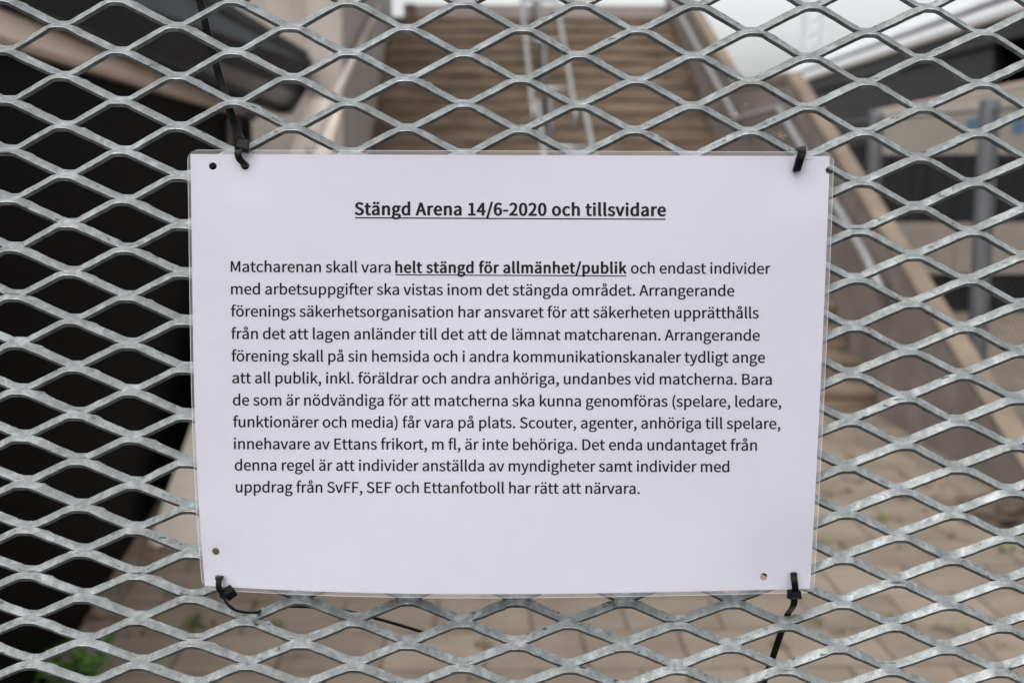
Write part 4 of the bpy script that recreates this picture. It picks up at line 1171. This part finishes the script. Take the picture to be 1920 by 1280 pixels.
def words_mesh(text, bold=0.0):
    """flat outline mesh of a line of text in font units; returns verts, faces, ink left, ink right"""
    cu = bpy.data.curves.new('line', 'CURVE')
    cu.dimensions = '2D'; cu.fill_mode = 'BOTH'; cu.resolution_u = 5
    x = 0.0
    for ch in text:
        adv, sp = GLYPHS[ch]
        for pts in sp:
            s = cu.splines.new('BEZIER')
            s.bezier_points.add(len(pts) - 1)
            s.use_cyclic_u = True
            for b, (px_, py_, lx, ly, rx, ry) in zip(s.bezier_points, pts):
                b.handle_left_type = b.handle_right_type = 'FREE'
                b.co = ((px_ + x) / 1000, py_ / 1000, 0)
                b.handle_left = ((px_ + lx + x) / 1000, (py_ + ly) / 1000, 0)
                b.handle_right = ((px_ + rx + x) / 1000, (py_ + ry) / 1000, 0)
        x += adv + (58 if bold else 0)
    o = bpy.data.objects.new('line', cu)
    col.objects.link(o)
    bpy.context.view_layer.update()
    me = bpy.data.meshes.new_from_object(o.evaluated_get(bpy.context.evaluated_depsgraph_get()))
    v = np.array([tuple(q.co) for q in me.vertices]); f = [tuple(p.vertices) for p in me.polygons]
    bpy.data.objects.remove(o); bpy.data.curves.remove(cu); bpy.data.meshes.remove(me)
    return v, f


CAP = 1.027                       # capital height in font units / 1000


def lay(u, v):
    return bow(*inv(u, v)) + 0.00008


def printed(name, pieces, label=None):
    """pieces: (text, bold, u0, v0, u1, v1, cap_px) or ('_', 0, u0, v0, u1, v1, thickness) for an underline"""
    V, Fs = [], []
    for text, bold, u0, v0, u1, v1, cap in pieces:
        b0 = len(V)
        if text == '_':
            n = 60
            for k in range(n + 1):
                u = u0 + (u1 - u0) * k / n; v = v0 + (v1 - v0) * k / n
                h = lay(u, v)
                V += [(u, v - cap / 2, h), (u, v + cap / 2, h)]
            Fs += [(b0 + 2 * k, b0 + 2 * k + 1, b0 + 2 * k + 3, b0 + 2 * k + 2) for k in range(n)]
            continue
        vv, ff = words_mesh(text, bold)
        x0, x1 = vv[:, 0].min(), vv[:, 0].max()
        base = []
        for x, y, _ in vv:
            t = (x - x0) / (x1 - x0)
            u, v = u0 + (u1 - u0) * t, v0 + (v1 - v0) * t - y / CAP * cap
            base.append((u, v, lay(u, v)))
        e = bold or 0.025
        sh = [(0.0, 0.0)] + [(kx * e, ky * e) for kx, ky in ((1, 0), (-1, 0), (0, 0.6), (0, -0.6), (0.7, 0.45), (-0.7, 0.45), (0.7, -0.45), (-0.7, -0.45))]
        if bold:
            sh += [(kx * e * 0.5, 0.0) for kx in (-1, 1)]
        for q, (dx, dy) in enumerate(sh):                # strokes thickened to the printed weight
            b0 = len(V)
            du, dv = dx * (u1 - u0) / (x1 - x0), -dy / CAP * cap
            V += [(u + du, v + dv, h + q * 2e-6) for u, v, h in base]
            Fs += [tuple(i + b0 for i in f) for f in ff]
    P = [tuple(at_y(u, v, h) - NB) for u, v, h in V]
    me = bpy.data.meshes.new(name)
    me.from_pydata(P, [], Fs)
    me.update()
    o = link(name, me, INK, paper)
    if label: o['label'] = label
    return o


printed('heading', [('Stängd Arena 14/6-2020 och tillsvidare', 0.060, 666, 402.8, 1247.5, 405.0, 22.8), ('_', 0, 665.5, 408.4, 1248, 411.2, 2.3)])
printed('text_line', [('Matcharenan skall vara', 0, 433, 509.6, 732.3, 511.0, 20), ('helt stängd för allmänhet/publik', 0.058, 742, 511.2, 1174, 512.6, 20.3),
                      ('_', 0, 741.5, 515.2, 1174.5, 517.4, 1.9), ('och endast individer', 0, 1183.3, 512.6, 1444.3, 513.4, 20)])
for text, u0, v0, u1, v1 in (
        ('med arbetsuppgifter ska vistas inom det stängda området. Arrangerande', 433.5, 551.6, 1376.5, 555.0),
        ('förenings säkerhetsorganisation har ansvaret för att säkerheten upprätthålls', 433.3, 593.2, 1422.3, 596.6),
        ('från det att lagen anländer till det att de lämnat matcharenan. Arrangerande', 433.8, 635.1, 1424.3, 638.5),
        ('förening skall på sin hemsida och i andra kommunikationskanaler tydligt ange', 434.5, 677.0, 1434.0, 679.9),
        ('att all publik, inkl. föräldrar och andra anhöriga, undanbes vid matcherna. Bara', 436.0, 718.0, 1446.8, 721.0),
        ('de som är nödvändiga för att matcherna ska kunna genomföras (spelare, ledare,', 437.0, 759.5, 1464.5, 762.7),
        ('funktionärer och media) får vara på plats. Scouter, agenter, anhöriga till spelare,', 437.4, 800.4, 1462.6, 803.7),
        ('innehavare av Ettans frikort, m fl, är inte behöriga. Det enda undantaget från', 438.8, 841.4, 1419.0, 844.2),
        ('denna regel är att individer anställda av myndigheter samt individer med', 440.5, 881.3, 1367.0, 884.5),
        ('uppdrag från SvFF, SEF och Ettanfotboll har rätt att närvara.', 442.5, 922.3, 1199.3, 925.3)):
    printed('text_line', [(text, 0, u0, v0, u1, v1, 20)])

# ================================================================== CABLE TIES
def spline(pts, n=6):
    """Catmull-Rom through (u, v, off, width direction)"""
    P = [(at_y(p[0], p[1], p[2]), Vector(p[3]) if len(p) > 3 else None) for p in pts]
    lastw = Vector((1, 0, 0))
    Q = []
    for a, b in P:
        if b is not None: lastw = b
        Q.append((a, lastw.copy()))
    out = []
    for i in range(len(Q) - 1):
        p0 = Q[max(i - 1, 0)]; p1 = Q[i]; p2 = Q[i + 1]; p3 = Q[min(i + 2, len(Q) - 1)]
        for k in range(n):
            t = k / n
            q = 0.5 * ((2 * p1[0]) + (p2[0] - p0[0]) * t + (2 * p0[0] - 5 * p1[0] + 4 * p2[0] - p3[0]) * t * t + (3 * p1[0] - p0[0] - 3 * p2[0] + p3[0]) * t ** 3)
            out.append((q, p1[1].lerp(p2[1], t)))
    out.append(Q[-1])
    return out


def strap(mb, pts, wd=0.0034, th=0.0011, n=8, ribs=False):
    path = spline(pts, n * (3 if ribs else 1))
    rings = []
    for i, (p, wdir) in enumerate(path):
        t = (path[min(i + 1, len(path) - 1)][0] - path[max(i - 1, 0)][0]).normalized()
        x = (wdir - t * wdir.dot(t)).normalized()
        y = x.cross(t).normalized()
        h, k = wd / 2, th / 2
        if ribs and i % 4 < 2: k += 0.00028
        c = 0.00026
        sec = [(-h + c, -k), (h - c, -k), (h, -k + c), (h, k - c), (h - c, k), (-h + c, k), (-h, k - c), (-h, -k + c)]
        rings.append([p + x * a + y * b for a, b in sec])
    m = 8
    vs = [q for r_ in rings for q in r_]
    fs = []
    for i in range(len(rings) - 1):
        for q in range(m):
            fs.append((i * m + q, i * m + (q + 1) % m, (i + 1) * m + (q + 1) % m, (i + 1) * m + q))
    fs += [tuple(range(m - 1, -1, -1)), tuple((len(rings) - 1) * m + q for q in range(m))]
    mb.add(vs, fs)


def tie_head(name_parent, u, v, off, size, rot_, taper=0.86):
    """small locking block with a slot and a pawl recess"""
    bm = bmesh.new()
    bmesh.ops.create_cube(bm, size=1.0)
    for vx in bm.verts:
        k = taper if vx.co.z > 0 else 1.0
        vx.co = Vector((vx.co.x * size[0] * k, vx.co.y * size[1], vx.co.z * size[2]))
    front = [f for f in bm.faces if f.normal.y < -0.9]
    r_ = bmesh.ops.inset_region(bm, faces=front, thickness=size[0] * 0.16, depth=0)
    bmesh.ops.translate(bm, verts=list({vx for f in front for vx in f.verts}), vec=(0, size[1] * 0.10, 0))
    top_ = [f for f in bm.faces if f.normal.z > 0.9]
    bmesh.ops.inset_region(bm, faces=top_, thickness=size[0] * 0.12, depth=0)
    bmesh.ops.translate(bm, verts=list({vx for f in top_ for vx in f.verts}), vec=(0, 0, -size[2] * 0.12))
    bmesh.ops.bevel(bm, geom=bm.edges[:], offset=0.00022, segments=2, affect='EDGES', clamp_overlap=True)
    bmesh.ops.recalc_face_normals(bm, faces=bm.faces)
    me = bpy.data.meshes.new('head')
    M = Matrix.Translation(at_y(u, v, off) - Vector(name_parent.location)) @ rot_.to_4x4()
    me_tmp = bm
    bmesh.ops.transform(bm, matrix=M, verts=bm.verts)
    bm.to_mesh(me); bm.free()
    return link('head', me, NYLON, name_parent)


def tie(label, straps, heads, base):
    t = thing('cable_tie', label, 'cable tie', tuple(at_y(*base)), 0, 'black cable ties holding the notice')
    for pts, wd, th, ribs, nm in straps:
        mb = MB(); strap(mb, pts, wd, th, 8, ribs)
        mb.v = [tuple(Vector(p) - Vector(t.location)) for p in mb.v]
        mb.build(nm, NYLON, t, smooth=False)
    for h in heads:
        tie_head(t, *h)
    return t


from mathutils import Euler
tie('black cable tie at upper left of the notice, long tail rising behind the mesh',
    [([(362, -60, -.011, (1, 0, .1)), (384, 40, -.011), (402, 110, -.0105), (420, 172, -.0095), (435, 218, -.0065), (446, 248, -.0005), (453, 264, .006), (455, 272, .0085)], .0035, .0012, False, 'tail'),
     ([(454, 270, .008, (1, 0, .15)), (449, 279, .0105), (446, 288, .0115), (449, 298, .0112), (456, 306, .0092), (459, 311, .005), (460, 310, -.003), (457, 300, -.009, (1, 0, 0)), (455, 284, -.0095), (454, 272, -.004), (454, 269, .004)], .0032, .0011, False, 'loop')],
    [(455, 271.5, .0085, (.0066, .0048, .0056), Euler((R(-20), R(12), R(8))).to_matrix())], (455, 290, .006))
tie('short ribbed black cable tie at the upper right corner, no tail in sight',
    [([(1494, 317, .0035, (1, 0, .25)), (1494, 318, .0078), (1497, 308, .0105), (1501, 295, .0112), (1504, 285, .0092), (1503, 279, .0035), (1500, 281, -.006), (1497, 298, -.009), (1494, 312, -.0065), (1494, 317, .0035)], .0037, .0012, True, 'loop')],
    [(1499, 292, -.0125, (.0062, .0045, .0052), Euler((0, 0, 0)).to_matrix())], (1498, 300, .006))
tie('black cable tie at lower left of the notice, tail curling away sideways',
    [([(410, 1084, .002, (1, -.2, .3)), (413.5, 1081.5, .0075), (410, 1091, .0105), (411, 1103, .011), (418, 1112, .010), (427, 1114, .0085)], .0028, .0012, False, 'loop'),
     ([(421, 1113, .011, (.3, -.9, .2)), (422, 1124, .0115), (429, 1134, .0115, (0, -1, .35)), (441, 1142.5, .0105), (458, 1147, .008), (477, 1147.5, .003), (493, 1143.5, -.007), (512, 1138.5, -.0125, (0, -1, .2)), (545, 1136, -.0135), (595, 1138, -.0135), (653, 1145.5, -.014), (700, 1157, -.015), (750, 1171, -.017), (805, 1188, -.020)], .0030, .0012, False, 'tail')],
    [(430.5, 1110.5, .0095, (.0054, .0044, .0052), Euler((R(25), R(-28), R(30))).to_matrix()), (420, 1114.5, .0118, (.0032, .0028, .0034), Euler((R(15), R(35), R(-10))).to_matrix())], (420, 1110, .006))
tie('black cable tie at lower right of the notice, tail hanging down behind the mesh',
    [([(1489, 1078, .002, (1, 0, -.08)), (1488.3, 1075, .0078), (1489, 1085, .0107), (1490.5, 1097, .0112), (1491, 1106, .0105), (1491, 1112, .0095)], .0031, .0012, False, 'loop'),
     ([(1488, 1112, .0095, (1, 0, .05)), (1489, 1128, .0092), (1485.5, 1139, .006, (1, -.2, .35)), (1477.5, 1150, -.0055), (1470, 1170, -.0105), (1458.5, 1203, -.0122), (1446, 1240, -.0125), (1434, 1272, -.0125), (1420, 1312, -.0125)], .0032, .0012, False, 'tail')],
    [(1488.8, 1113, .0102, (.0063, .0050, .0042), Euler((R(-8), R(-2), R(4))).to_matrix())], (1489, 1110, .006))

# ------------------------------------------------------------------ dusty threads of cobweb on the strands
rnd = random.Random(4)


def cobweb(label, spots, base):
    b = at_y(*base)
    mb = MB()
    for u, v, sp, n in spots:
        for k in range(n):
            a = rnd.uniform(0, PI * 2)
            l_ = sp * rnd.uniform(0.4, 1.4)
            q = [at_y(u + rnd.gauss(0, sp * 0.4) + math.cos(a) * l_ * t + rnd.gauss(0, 1.5), v + rnd.gauss(0, sp * 0.15) + math.sin(a) * l_ * t * 0.6 + rnd.gauss(0, 1.2), 0.001 + rnd.gauss(0, .0012)) - b for t in (-1, -.5, 0, .5, 1)]
            mb.tube(q, 0.00004, 5)
    o = mb.build('cobweb', WEB)
    o.location = b
    tag(o, label, 'cobweb')


cobweb('thin dusty cobweb threads in the mesh opening well above the upper right tie', [(1376, 213, 7, 8), (1398, 196, 5, 2)], (1376, 213, 0.0))
cobweb('thin dusty cobweb threads on the strand just above the upper right tie', [(1466, 254, 9, 8), (1447, 250, 5, 2)], (1466, 254, 0.0))
